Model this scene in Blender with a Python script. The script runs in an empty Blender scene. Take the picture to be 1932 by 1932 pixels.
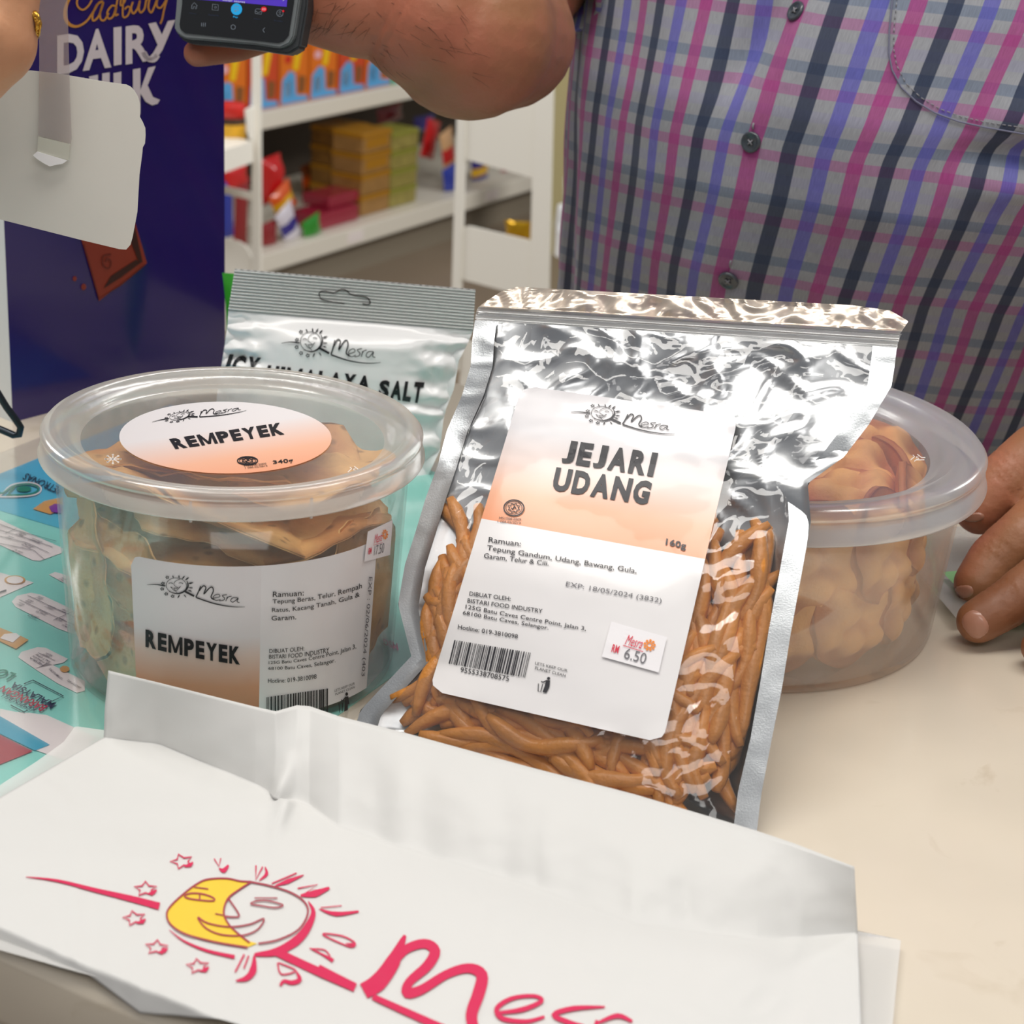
import bpy, bmesh, math, random
import numpy as np
from math import radians, sin, cos, pi, sqrt, atan2
from mathutils import Vector, Matrix, noise
from mathutils.bvhtree import BVHTree

SC = bpy.context.scene
COL = SC.collection
random.seed(7)
H = 0.398                      # camera height above the counter top (counter top is z = 0, shop floor is z = -0.9)
FPX = 3500.0
# ---------------------------------------------------------------- camera, world, lights, exposure
P_, R_ = radians(22), radians(3.7)
FW = Vector((0, cos(P_), -sin(P_))); UP0 = Vector((0, sin(P_), cos(P_))); RT0 = Vector((1, 0, 0))
CS = RT0 * cos(R_) + UP0 * sin(R_)
CD = RT0 * sin(R_) - UP0 * cos(R_)
CAM = Vector((0, 0, H))
cam = bpy.data.cameras.new('camera'); camo = bpy.data.objects.new('camera', cam); COL.objects.link(camo)
m = Matrix((CS, -CD, -FW)).transposed().to_4x4(); m.translation = CAM
camo.matrix_world = m
cam.sensor_width = 36; cam.lens = 36 * FPX / 1932
cam.clip_start = 0.02; cam.clip_end = 50
cam.dof.use_dof = True; cam.dof.focus_distance = 0.86; cam.dof.aperture_fstop = 17
SC.camera = camo
SC.view_settings.view_transform = 'Standard'; SC.view_settings.look = 'None'
SC.view_settings.exposure = 0.0; SC.view_settings.gamma = 1; SC.view_settings.use_curve_mapping = False
SC.cycles.max_bounces = 10; SC.cycles.transparent_max_bounces = 24; SC.cycles.caustics_reflective = False
SC.cycles.caustics_refractive = False; SC.cycles.sample_clamp_indirect = 4
W = bpy.data.worlds.new('world'); SC.world = W; W.use_nodes = True
W.node_tree.nodes['Background'].inputs[0].default_value = (0.93, 0.95, 1.0, 1)
W.node_tree.nodes['Background'].inputs[1].default_value = 0.24


def area(name, loc, aim, sx, sy, power, col=(1, 1, 1)):
    L = bpy.data.lights.new(name, 'AREA'); L.shape = 'RECTANGLE'; L.size = sx; L.size_y = sy; L.energy = power; L.color = col
    o = bpy.data.objects.new(name, L); COL.objects.link(o); o.location = loc
    o.rotation_euler = (Vector(aim) - Vector(loc)).to_track_quat('-Z', 'Y').to_euler(); return o


# unseen overhead light panels, the aisle one added (ceiling 2.6 m above the floor)
area('ceiling_light_panel', (-0.55, 0.62, 1.7), (-0.4, 0.75, 0), 1.2, 0.5, 15, (1, .96, .9))
area('ceiling_light_panel', (0.45, 0.72, 1.7), (0.4, 0.85, 0), 1.2, 0.5, 13, (1, .97, .92))
area('ceiling_light_panel', (-3.2, 3.2, 1.7), (-1.2, 4.2, -.6), 1.2, 0.6, 46, (1, .98, .95))
area('ceiling_light_panel', (2.6, 3.4, 1.7), (-.4, 4.6, -.6), 1.2, 0.6, 56, (1, .98, .95))
area('ceiling_light_panel', (0.0, 2.3, 1.7), (-.3, 4.2, -.6), 1.2, 0.4, 24, (1, .98, .95))  # added aisle panel, only there to brighten the far shelving
area('ceiling_light_panel', (0.3, -0.9, 1.6), (0.1, 0.6, 0), 1.3, 0.7, 10, (1, .97, .93))


# ---------------------------------------------------------------- camera-ray helpers: photo measurements to real planes
def ray(x, y):
    return FW + CS * ((x - 966) / FPX) + CD * ((y - 966) / FPX)


def atz(x, y, z=0.0):
    v = ray(x, y); return CAM + v * ((z - CAM.z) / v.z)


def aty(x, y, Y):
    v = ray(x, y); return CAM + v * ((Y - CAM.y) / v.y)


def atp(x, y, P, n):
    v = ray(x, y); return CAM + v * ((Vector(P) - CAM).dot(n) / v.dot(n))


def lin(c):
    def f(u): return u / 12.92 if u <= 0.04045 else ((u + 0.055) / 1.055) ** 2.4
    if isinstance(c, str): c = [int(c[i:i + 2], 16) / 255 for i in (0, 2, 4)]
    return tuple(f(u) for u in c[:3]) + (1,)


# ---------------------------------------------------------------- materials
MATS = {}


def mat(name, col='ffffff', rough=.5, metal=0., spec=.5, alpha=1., bump=0., bscale=200., var=0., vscale=30., coat=0., trans=0., sheen=0.):
    if name in MATS: return MATS[name]
    M = bpy.data.materials.new(name); MATS[name] = M; M.use_nodes = True
    nt = M.node_tree; b = nt.nodes['Principled BSDF']
    b.inputs['Base Color'].default_value = lin(col); b.inputs['Roughness'].default_value = rough
    b.inputs['Metallic'].default_value = metal; b.inputs['Specular IOR Level'].default_value = spec
    b.inputs['Alpha'].default_value = alpha; b.inputs['Coat Weight'].default_value = coat
    b.inputs['Coat Roughness'].default_value = .08
    b.inputs['Sheen Weight'].default_value = sheen
    tc = nt.nodes.new('ShaderNodeTexCoord')
    if var:
        n = nt.nodes.new('ShaderNodeTexNoise'); n.inputs['Scale'].default_value = vscale; n.inputs['Detail'].default_value = 6
        nt.links.new(tc.outputs['Object'], n.inputs['Vector'])
        r = nt.nodes.new('ShaderNodeMapRange'); r.inputs['To Min'].default_value = 1 - var; r.inputs['To Max'].default_value = 1 + var
        r.inputs['From Min'].default_value = .3; r.inputs['From Max'].default_value = .7
        nt.links.new(n.outputs['Fac'], r.inputs['Value'])
        h = nt.nodes.new('ShaderNodeHueSaturation'); h.inputs['Color'].default_value = lin(col)
        nt.links.new(r.outputs[0], h.inputs['Value']); nt.links.new(h.outputs[0], b.inputs['Base Color'])
    if bump:
        n = nt.nodes.new('ShaderNodeTexNoise'); n.inputs['Scale'].default_value = bscale; n.inputs['Detail'].default_value = 4
        nt.links.new(tc.outputs['Object'], n.inputs['Vector'])
        bp = nt.nodes.new('ShaderNodeBump'); bp.inputs['Strength'].default_value = bump; bp.inputs['Distance'].default_value = .001
        nt.links.new(n.outputs['Fac'], bp.inputs['Height']); nt.links.new(bp.outputs[0], b.inputs['Normal'])
    return M


def mat_film(name, col='ffffff', milk=.1, gloss=.12, rough=.08, bump=0., bscale=60., translucent=True):
    """thin plastic: clear transmission + a milky diffuse share + a glossy coat"""
    if name in MATS: return MATS[name]
    M = bpy.data.materials.new(name); MATS[name] = M; M.use_nodes = True
    nt = M.node_tree; nt.nodes.remove(nt.nodes['Principled BSDF']); N = nt.nodes.new; L = nt.links.new
    out = nt.nodes['Material Output']
    tr = N('ShaderNodeBsdfTransparent')
    df = N('ShaderNodeBsdfDiffuse'); df.inputs[0].default_value = lin(col)
    tl = N('ShaderNodeBsdfTranslucent'); tl.inputs[0].default_value = lin(col)
    ml = N('ShaderNodeMixShader'); ml.inputs[0].default_value = .45 if translucent else 0; L(df.outputs[0], ml.inputs[1]); L(tl.outputs[0], ml.inputs[2])
    mx = N('ShaderNodeMixShader'); mx.inputs[0].default_value = milk; L(tr.outputs[0], mx.inputs[1]); L(ml.outputs[0], mx.inputs[2])
    gl = N('ShaderNodeBsdfGlossy'); gl.inputs['Roughness'].default_value = rough; gl.inputs[0].default_value = (1, 1, 1, 1)
    fr = N('ShaderNodeLayerWeight'); fr.inputs[0].default_value = .35
    mr = N('ShaderNodeMapRange'); mr.inputs['To Min'].default_value = gloss; mr.inputs['To Max'].default_value = min(1, gloss + .3)
    L(fr.outputs['Fresnel'], mr.inputs[0])
    m2 = N('ShaderNodeMixShader'); L(mr.outputs[0], m2.inputs[0]); L(mx.outputs[0], m2.inputs[1]); L(gl.outputs[0], m2.inputs[2])
    L(m2.outputs[0], out.inputs[0])
    if bump:
        tc = N('ShaderNodeTexCoord'); n = N('ShaderNodeTexNoise'); n.inputs['Scale'].default_value = bscale; n.inputs['Detail'].default_value = 3
        L(tc.outputs['Object'], n.inputs['Vector']); bp = N('ShaderNodeBump'); bp.inputs['Strength'].default_value = bump
        bp.inputs['Distance'].default_value = .002; L(n.outputs['Fac'], bp.inputs['Height'])
        for s in (gl, df, tl, fr): L(bp.outputs[0], s.inputs['Normal'])
    return M


def mat_ramp(name, stops, rough=.35, axis='Y', coat=.2):
    """printed paper with a colour ramp along the UV"""
    if name in MATS: return MATS[name]
    M = bpy.data.materials.new(name); MATS[name] = M; M.use_nodes = True
    nt = M.node_tree; b = nt.nodes['Principled BSDF']; b.inputs['Roughness'].default_value = rough
    b.inputs['Coat Weight'].default_value = coat
    uv = nt.nodes.new('ShaderNodeUVMap'); s = nt.nodes.new('ShaderNodeSeparateXYZ'); r = nt.nodes.new('ShaderNodeValToRGB')
    nt.links.new(uv.outputs[0], s.inputs[0]); nt.links.new(s.outputs[axis], r.inputs[0]); nt.links.new(r.outputs[0], b.inputs['Base Color'])
    e = r.color_ramp.elements
    while len(e) < len(stops): e.new(.5)
    for k, (p, c) in enumerate(stops): e[k].position = p; e[k].color = lin(c)
    return M


# ---------------------------------------------------------------- object helpers
def tag(o, label=None, cat=None, group=None, kind=None):
    if label: o['label'] = label
    if cat: o['category'] = cat
    if group: o['group'] = group
    if kind: o['kind'] = kind
    return o


def thing(name, label, cat, loc=(0, 0, 0), group=None):
    o = bpy.data.objects.new(name, None); COL.objects.link(o); o.location = loc; o.empty_display_size = .02
    return tag(o, label, cat, group)


def wloc(o):
    v = Vector((0, 0, 0))
    while o is not None: v = v + Vector(o.location); o = o.parent
    return v


def mesh(name, verts, faces, m, parent=None, smooth=True, uvs=None, mats=None, fm=None):
    me = bpy.data.meshes.new(name); me.from_pydata([tuple(v) for v in verts], [], faces)
    for mm in (mats or [m]): me.materials.append(mm)
    if fm: me.polygons.foreach_set('material_index', fm)
    if smooth: me.polygons.foreach_set('use_smooth', [True] * len(me.polygons))
    if uvs is not None:
        ul = me.uv_layers.new(name='UVMap')
        li = np.empty(len(me.loops), dtype=np.int32); me.loops.foreach_get('vertex_index', li)
        ul.data.foreach_set('uv', np.array(uvs, dtype=np.float32)[li].ravel())
    me.update()
    o = bpy.data.objects.new(name, me); COL.objects.link(o)
    if parent is not None: o.parent = parent; o.location = -wloc(parent)
    return o


class MB:
    def __init__(s): s.v = []; s.f = []
    def add(s, v, f):
        k = len(s.v); s.v += [Vector(p) for p in v]; s.f += [tuple(i + k for i in q) for q in f]; return s
    def box(s, c, d, M=None, bev=0.):
        bm = bmesh.new(); bmesh.ops.create_cube(bm, size=1)
        bmesh.ops.scale(bm, vec=Vector(d), verts=bm.verts)
        if bev: bmesh.ops.bevel(bm, geom=bm.edges[:], offset=bev, segments=2, affect='EDGES', profile=.5)
        bm.verts.index_update(); M = M or Matrix.Identity(4); c = Vector(c)
        r = s.add([M @ (v.co + c) for v in bm.verts], [tuple(v.index for v in f.verts) for f in bm.faces]); bm.free(); return r
    def tube(s, pts, r, n=10, cap=True):
        pts = [Vector(p) for p in pts]; rr = r if isinstance(r, (list, tuple)) else [r] * len(pts)
        V = []; F = []; prev = None
        for i, p in enumerate(pts):
            t = (pts[min(i + 1, len(pts) - 1)] - pts[max(i - 1, 0)]).normalized()
            if prev is None: a = t.orthogonal().normalized()
            else: a = (prev - t * prev.dot(t)).normalized()
            prev = a; b = t.cross(a)
            for k in range(n): V.append(p + (a * cos(2 * pi * k / n) + b * sin(2 * pi * k / n)) * rr[i])
        for i in range(len(pts) - 1):
            for k in range(n): F.append((i * n + k, i * n + (k + 1) % n, (i + 1) * n + (k + 1) % n, (i + 1) * n + k))
        if cap: F.append(tuple(range(n))[::-1]); F.append(tuple(range((len(pts) - 1) * n, len(pts) * n)))
        return s.add(V, F)
    def lathe(s, prof, c, n=96, M=None):
        V = []; F = []; c = Vector(c); M = M or Matrix.Identity(4)
        for r, z in prof:
            for k in range(n): V.append(M @ Vector((r * cos(2 * pi * k / n), r * sin(2 * pi * k / n), z)) + c)
        for i in range(len(prof) - 1):
            for k in range(n): F.append((i * n + k, i * n + (k + 1) % n, (i + 1) * n + (k + 1) % n, (i + 1) * n + k))
        return s.add(V, F)
    def build(s, name, m, parent=None, smooth=True): return mesh(name, s.v, s.f, m, parent, smooth)


def autosmooth(o, ang=35):
    me = o.data; me.polygons.foreach_set('use_smooth', [True] * len(me.polygons))
    try: me.set_sharp_from_angle(angle=radians(ang))
    except Exception: pass
    return o


def slab(name, poly, P, n, thick, m, parent=None, px=True, bev=0.0):
    """flat piece: outline (photo pixels on the plane P,n, or 3-D points) with real thickness"""
    n = Vector(n).normalized()
    pts = [atp(x, y, P, n) for x, y in poly] if px else [Vector(p) for p in poly]
    bm = bmesh.new(); vs = [bm.verts.new(p) for p in pts]; f = bm.faces.new(vs)
    f.normal_update()
    r = bmesh.ops.extrude_face_region(bm, geom=[f]); back = [v for v in r['geom'] if isinstance(v, bmesh.types.BMVert)]
    bmesh.ops.translate(bm, vec=-n * thick if n.dot(CAM - Vector(P)) > 0 else n * thick, verts=back)
    bmesh.ops.recalc_face_normals(bm, faces=bm.faces)
    if bev: bmesh.ops.bevel(bm, geom=bm.edges[:], offset=bev, segments=2, affect='EDGES')
    bmesh.ops.triangulate(bm, faces=[f for f in bm.faces if len(f.verts) > 4])
    bm.verts.index_update()
    o = mesh(name, [v.co for v in bm.verts], [tuple(v.index for v in f.verts) for f in bm.faces], m, parent, False); bm.free(); return o


# ---------------------------------------------------------------- flat print: text, strokes, polygons laid on any surface map F(px,py)->point
FONT_CACHE = {}


def text2d(s, bold=0., shear=0.):
    k = (s, bold, shear)
    if k in FONT_CACHE: return FONT_CACHE[k]
    cu = bpy.data.curves.new('lettering', 'FONT'); cu.body = s; cu.offset = bold; cu.shear = shear; cu.resolution_u = 3; cu.space_character = 1 + bold * 2.2
    ob = bpy.data.objects.new('lettering', cu); me = ob.to_mesh()
    v = np.array([tuple(p.co)[:2] for p in me.vertices]); f = [tuple(p.vertices) for p in me.polygons]
    ob.to_mesh_clear(); bpy.data.objects.remove(ob); bpy.data.curves.remove(cu)
    lo = v.min(0); hi = v.max(0); v = (v - lo) / (hi - lo)
    FONT_CACHE[k] = (v, f); return v, f


def quadmap(q):
    (ax, ay), (bx, by), (cx, cy), (dx, dy) = q      # TL TR BR BL
    def g(u, v):                                     # v up
        w = 1 - v
        return ((1 - w) * ((1 - u) * ax + u * bx) + w * ((1 - u) * dx + u * cx), (1 - w) * ((1 - u) * ay + u * by) + w * ((1 - u) * dy + u * cy))
    g.r = (sqrt((bx - ax) ** 2 + (by - ay) ** 2), sqrt((dx - ax) ** 2 + (dy - ay) ** 2))
    return g


def subdiv(v, f, L):
    bm = bmesh.new(); vs = [bm.verts.new((p[0], p[1], 0)) for p in v]
    for q in f:
        try: bm.faces.new([vs[i] for i in q])
        except ValueError: pass
    bmesh.ops.triangulate(bm, faces=bm.faces[:])
    for _ in range(5):
        es = [e for e in bm.edges if (e.verts[0].co - e.verts[1].co).length > L]
        if not es: break
        bmesh.ops.subdivide_edges(bm, edges=es, cuts=1); bmesh.ops.triangulate(bm, faces=[f for f in bm.faces if len(f.verts) > 3])
    bm.verts.index_update()
    r = ([(p.co.x, p.co.y) for p in bm.verts], [tuple(p.index for p in q.verts) for q in bm.faces]); bm.free(); return r


class Print:
    """collects flat print in photo-measured coordinates, then lays it on a surface"""
    def __init__(s): s.v = []; s.f = []
    def add(s, v, f): k = len(s.v); s.v += [tuple(p)[:2] for p in v]; s.f += [tuple(i + k for i in q) for q in f]; return s
    def text(s, t, q, bold=0., shear=0., sag=0.):
        v, f = text2d(t, bold, shear); g = quadmap(q)
        V = []
        for a, b in v: p = g(a, b); V.append((p[0], p[1] + sag * 4 * a * (1 - a)))
        return s.add(V, f)
    def heading(s, t, q, bold=.05, sag=0., gap=.16):
        """condensed bold capitals: every letter fills a cell of its own"""
        wd = {'M': 1.32, 'I': .36, 'W': 1.4, 'N': 1.1, 'A': 1.08, 'U': 1.02, 'G': 1.0, 'E': .82, 'L': .78, 'J': .72, ' ': .45, 'P': .92, 'Y': 1.02, 'T': .9}
        tot = sum(wd.get(c, 1) for c in t) + gap * (len(t) - 1); u = 0; g = quadmap(q)
        for c in t:
            w = wd.get(c, 1)
            if c == 'M':
                for q in ([(0, 0), (.2, 0), (.2, 1), (0, 1)], [(.8, 0), (1, 0), (1, 1), (.8, 1)], [(.2, 1), (.2, .62), (.41, .06), (.59, .06), (.5, .3)], [(.8, 1), (.8, .62), (.59, .06), (.41, .06), (.5, .3)]):
                    s.poly([(lambda A, p: (p[0], p[1] + sag * 4 * A * (1 - A)))((u + a * w) / tot, g((u + a * w) / tot, b)) for a, b in q])
            elif c != ' ':
                v, f = text2d(c, bold, 0.); s.add([(lambda A, p: (p[0], p[1] + sag * 4 * A * (1 - A)))((u + a * w) / tot, g((u + a * w) / tot, b)) for a, b in v], f)
            u += w + gap
        return s
    def poly(s, p): return s.add(p, [tuple(range(len(p)))])
    def stroke(s, pts, w, close=False, n=4):
        pts = [np.array(p, float) for p in pts]
        if close: pts = pts + [pts[0]]
        ws = list(w) if isinstance(w, (list, tuple)) else [w] * len(pts)
        if len(ws) != len(pts): ws = list(np.interp(np.linspace(0, 1, len(pts)), np.linspace(0, 1, len(ws)), ws))
        if n > 1 and len(pts) > 2:                   # smooth (Catmull-Rom)
            P2 = []; W2 = []
            for i in range(len(pts) - 1):
                p0 = pts[i - 1] if i > 0 else (pts[-2] if close else pts[0]); p1 = pts[i]; p2 = pts[i + 1]
                p3 = pts[i + 2] if i + 2 < len(pts) else (pts[1] if close else pts[i + 1])
                for k in range(n):
                    t = k / n
                    P2.append(.5 * ((2 * p1) + (-p0 + p2) * t + (2 * p0 - 5 * p1 + 4 * p2 - p3) * t * t + (-p0 + 3 * p1 - 3 * p2 + p3) * t ** 3))
                    W2.append(ws[i] * (1 - t) + ws[i + 1] * t)
            P2.append(pts[-1]); W2.append(ws[-1]); pts, ws = P2, W2
        V = []
        for i, p in enumerate(pts):
            a = pts[max(i - 1, 0)]; b = pts[min(i + 1, len(pts) - 1)]; t = b - a; L = np.hypot(*t) or 1; nn = np.array([-t[1], t[0]]) / L
            V += [p + nn * ws[i] / 2, p - nn * ws[i] / 2]
        return s.add(V, [(2 * i, 2 * i + 1, 2 * i + 3, 2 * i + 2) for i in range(len(pts) - 1)])
    def ring(s, c, rx, ry, w, n=24, rot=0):
        pts = []
        for k in range(n):
            a = 2 * pi * k / n; x = rx * cos(a); y = ry * sin(a); pts.append((c[0] + x * cos(rot) - y * sin(rot), c[1] + x * sin(rot) + y * cos(rot)))
        return s.stroke(pts, w, True, 1)
    def disc(s, c, rx, ry, n=24): return s.poly([(c[0] + rx * cos(2 * pi * k / n), c[1] + ry * sin(2 * pi * k / n)) for k in range(n)])
    def lay(s, name, F, m, parent, maxlen=None):
        if not s.v: return None
        v, f = s.v, s.f
        if maxlen: v, f = subdiv(v, f, maxlen)
        V = [F(x, y) for x, y in v]
        F2 = []
        for q in f:                                  # face the camera
            nrm = (V[q[1]] - V[q[0]]).cross(V[q[2]] - V[q[0]])
            F2.append(q if nrm.dot(CAM - V[q[0]]) >= 0 else q[::-1])
        return mesh(name, V, F2, m, parent, False)


def affine(src, dst):
    A = np.array([[x, y, 1] for x, y in src]); X = np.linalg.solve(A, np.array(dst, float))
    def g(x, y): r = np.array([x, y, 1]) @ X; return (r[0], r[1])
    g.scale = sqrt(abs(np.linalg.det(X[:2]))); return g


def small_logo(pr, dst):
    """hand-drawn sun and moon mark with the handwritten word; dst = where the line starts, the underline ends, the top ray is"""
    g = affine(((470, 522), (1055, 635), (655, 435)), dst); k = g.scale
    def S(p, w, close=False): pr.stroke([g(*q) for q in p], [i * k for i in (w if isinstance(w, (list, tuple)) else [w])], close)
    S([(470, 522), (520, 515), (577, 520)], [2, 9])
    S([(642 + 60 * cos(t * pi / 8), 512 + 58 * sin(t * pi / 8)) for t in range(16)], 3.4, True)
    S([(672, 456), (636, 478), (628, 508), (652, 528), (628, 532), (650, 566)], 3)
    S([(596, 500), (608, 494), (622, 500)], 4); S([(655, 492), (668, 488), (680, 494)], 4)
    S([(608, 524), (638, 552), (668, 516)], 3.4); S([(608, 524), (640, 536), (668, 516)], 2)
    S([(702, 470), (711, 510), (692, 550), (650, 572), (600, 560)], [3, 11, 12, 8, 2])
    for a, b, w in (((615, 438), (623, 456), 8), ((652, 433), (656, 455), 9), ((687, 435), (673, 459), 10), ((712, 444), (692, 466), 11), ((741, 480), (711, 491), 11),
                    ((741, 521), (715, 520), 8), ((736, 547), (712, 539), 8), ((666, 578), (655, 606), 9), ((690, 575), (705, 595), 7)): S([a, ((a[0] + b[0]) / 2, (a[1] + b[1]) / 2), b], [2, w, 2])
    for c in ((585, 455), (562, 502), (560, 545), (586, 580), (625, 594)):
        S([(c[0] + (11 if j % 2 else 6) * cos(j * pi / 5), c[1] + (11 if j % 2 else 6) * sin(j * pi / 5)) for j in range(10)], 4, True)
    S([(690, 548), (752, 582)], [13, 13]); S([(762, 590), (850, 620), (930, 636), (1000, 640), (1055, 635)], [9, 8, 7, 5, 2])
    S([(762, 588), (775, 545), (785, 503)], 8)
    S([(779, 540), (800, 500), (817, 512), (807, 562), (838, 512), (856, 506), (862, 535), (851, 580), (872, 598)], 7.5)
    S([(868, 585), (902, 572), (896, 555), (874, 562), (864, 584), (882, 602), (908, 592)], 4.5)
    S([(944, 553), (916, 562), (932, 580), (926, 596), (900, 603)], 5)
    S([(948, 568), (940, 602)], 5); S([(943, 588), (955, 568), (972, 562)], 4.5)
    S([(1012, 572), (982, 572), (968, 594), (984, 605), (1012, 574), (1006, 598), (1022, 606)], 4.8)


def barcode(pr, q, seed=3):
    rnd = random.Random(seed); g = quadmap(q); u = 0
    while u < .985:
        w = rnd.choice((.008, .008, .016, .024)); pr.poly([g(u, 1), g(min(1, u + w), 1), g(min(1, u + w), 0), g(u, 0)]); u += w + rnd.choice((.008, .012, .016, .02))


def tidyman(pr, g):
    pr.disc(g(.62, .92), *(g.r[0] * .10, g.r[1] * .09))
    pr.poly([g(.5, .8), g(.74, .8), g(.8, .42), g(.7, .4), g(.7, .02), g(.6, .02), g(.58, .38), g(.52, .02), g(.42, .02), g(.48, .45)])
    pr.stroke([g(.52, .76), g(.32, .62), g(.2, .66)], g.r[0] * .07, n=1)
    pr.stroke([g(.05, .5), g(.1, .02), g(.28, .02), g(.33, .5)], g.r[0] * .05, n=1)


def halal(pr, c, r, ry):
    pr.ring(c, r, ry, r * .12); pr.ring(c, r * .8, ry * .8, r * .06)
    pr.stroke([(c[0] + (r * .62 if j % 2 else r * .42) * cos(j * pi / 8), c[1] + (ry * .62 if j % 2 else ry * .42) * sin(j * pi / 8)) for j in range(16)], r * .1, True, 1)
    pr.stroke([(c[0] - r * .25, c[1]), (c[0] - r * .1, c[1] + ry * .15), (c[0] + r * .05, c[1] - ry * .2), (c[0] + r * .2, c[1] + ry * .1)], r * .1)


INK = mat('black_ink', '16161a', .4)
GREYINK = mat('grey_ink', '6d6b70', .5)
REDINK = mat('red_ink', 'd8304a', .5)
ORINK = mat('orange_ink', 'ee8a2c', .5)
PAPER = mat('label_paper', 'e9e6e6', .32, coat=.25)
A_ = Vector((.891, -.454, 0)); B_ = Vector((.454, .891, 0))     # along the counter / away across it

# ================================================================= SETTING: floor, wall, counter
WHITE = mat('white_enamel', 'efece2', .35, bump=.05, bscale=80)
f = MB().box((0.3, 3.6, -.91), (6.5, 9.5, .02)).build('floor', mat('floor_tile', '8c7c6a', .35, var=.08, vscale=2), smooth=False); tag(f, kind='structure')
wall = slab('wall_back', [(1035, -200), (1105, -200), (1110, 260), (1112, 700), (1020, 700)], (0.1, 5.2, 0), (0.1, -1, 0), .08, mat('wall_paint', 'b5aa7c', .7)); tag(wall, kind='structure')
wall2 = MB().box((.3, 8.2, .4), (7, .05, 2.7)).build('wall_far', mat('wall_paint_far', 'cfc7b0', .7), smooth=False); tag(wall2, kind='structure')

CT = mat('counter_stone', 'dcd0bd', .2, var=.05, vscale=7, coat=.3)
nt = CT.node_tree                                   # faint stains and scratches on the stone
n1 = nt.nodes.new('ShaderNodeTexNoise'); n1.inputs['Scale'].default_value = 26; n1.inputs['Detail'].default_value = 8; n1.inputs['Distortion'].default_value = 1.2
rr = nt.nodes.new('ShaderNodeValToRGB'); rr.color_ramp.elements[0].position = .62; rr.color_ramp.elements[1].position = .8
rr.color_ramp.elements[0].color = (1, 1, 1, 1); rr.color_ramp.elements[1].color = (.72, .66, .56, 1)
mu = nt.nodes.new('ShaderNodeMix'); mu.data_type = 'RGBA'; mu.blend_type = 'MULTIPLY'; mu.inputs[0].default_value = .6
tc = nt.nodes.new('ShaderNodeTexCoord'); nt.links.new(tc.outputs['Object'], n1.inputs['Vector']); nt.links.new(n1.outputs['Fac'], rr.inputs[0])
bs = nt.nodes['Principled BSDF']; old = bs.inputs['Base Color'].links[0].from_socket
nt.links.new(old, mu.inputs[6]); nt.links.new(rr.outputs[0], mu.inputs[7]); nt.links.new(mu.outputs[2], bs.inputs['Base Color'])
ctr = thing('shop_counter', 'cream stone topped shop counter under all the food packs', 'counter', (0.1, .85, -.9))
E0 = atz(0, 1792, 0); E1 = atz(875, 722, 0)          # a point on the front edge, a point on the far edge
w0 = E0.dot(B_); w1 = E1.dot(B_); u0, u1 = -1.6, 1.2


def ab(u, w, z=0.): return A_ * u + B_ * w + Vector((0, 0, z))


def counterslab(name, w0, w1, z0, z1, m, bev, u0=u0, u1=u1):
    bm = bmesh.new(); bmesh.ops.create_cube(bm, size=1)
    bmesh.ops.scale(bm, vec=(u1 - u0, w1 - w0, z1 - z0), verts=bm.verts)
    bmesh.ops.bevel(bm, geom=bm.edges[:], offset=bev, segments=4, affect='EDGES', profile=.5)
    Mx = Matrix(((A_.x, B_.x, 0), (A_.y, B_.y, 0), (0, 0, 1)))
    c = Vector(((u0 + u1) / 2, (w0 + w1) / 2, (z0 + z1) / 2)); bm.verts.index_update()
    V = [Mx @ (v.co + c) for v in bm.verts]; F = [tuple(v.index for v in f.verts) for f in bm.faces]; bm.free()
    return autosmooth(mesh(name, V, F, m, ctr))


counterslab('worktop', w0, w1, -.036, 0, CT, .006)
counterslab('cabinet_body', w0 + .035, w1 - .03, -.9, -.0365, mat('counter_cabinet', 'd8d2c2', .5), .002, u0 + .05, u1 - .05)

# ================================================================= BACKGROUND: long shop shelf (gondola) running away to the right
GX = Vector((.485, .8745, 0)); GO = Vector((.8745, -.485, 0)); G0 = Vector((-.656, 4.46, 0))


def G(l, o, z): return G0 + GX * l + GO * o + Vector((0, 0, z))


def gpx(x, y, o=0.):                                  # photo point -> (l, z) on the vertical plane at offset o
    p = atp(x, y, G0 + GO * o, GO) - G0; return p.dot(GX), p.z


def gbox(mb, l0, l1, o0, o1, z0, z1, bev=0.):
    Mx = Matrix(((GX.x, GO.x, 0, G0.x), (GX.y, GO.y, 0, G0.y), (0, 0, 1, 0), (0, 0, 0, 1)))
    return mb.box(((l0 + l1) / 2, (o0 + o1) / 2, (z0 + z1) / 2), (l1 - l0, o1 - o0, z1 - z0), Mx, bev)


gon = thing('shop_shelving', 'long white shop shelving stocked with boxes and snack bags far behind the counter', 'shelving', G(.6, -.25, -.9))
SHW = mat('shelf_enamel', 'e6e0d2', .4); DARKB = mat('shelf_back_panel', '4c4238', .7)
gbox(MB(), -1.0, 3.4, -.52, -.5, -.9, .6).build('back_panel', DARKB, gon, False)
gbox(MB(), -1.0, 3.4, -.5, -.03, -.9, -.8).build('kick_plate', mat('kick_grey', '8b8170', .6), gon, False)
gbox(MB(), -1.0, 3.4, -.5, 0, -.79, -.765, .003).build('shelf_board', SHW, gon, False)
gbox(MB(), -1.0, 3.4, 0, .012, -.81, -.762, .003).build('price_rail', SHW, gon, False)
gbox(MB(), -1.0, 3.4, -.5, -.12, -.475, -.45, .003).build('shelf_board', SHW, gon, False)
gbox(MB(), -1.0, 3.4, -.12, -.108, -.492, -.448, .003).build('price_rail', SHW, gon, False)
gbox(MB(), -1.0, 3.4, -.5, -.14, -.07, -.045, .003).build('shelf_board', SHW, gon, False)
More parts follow.
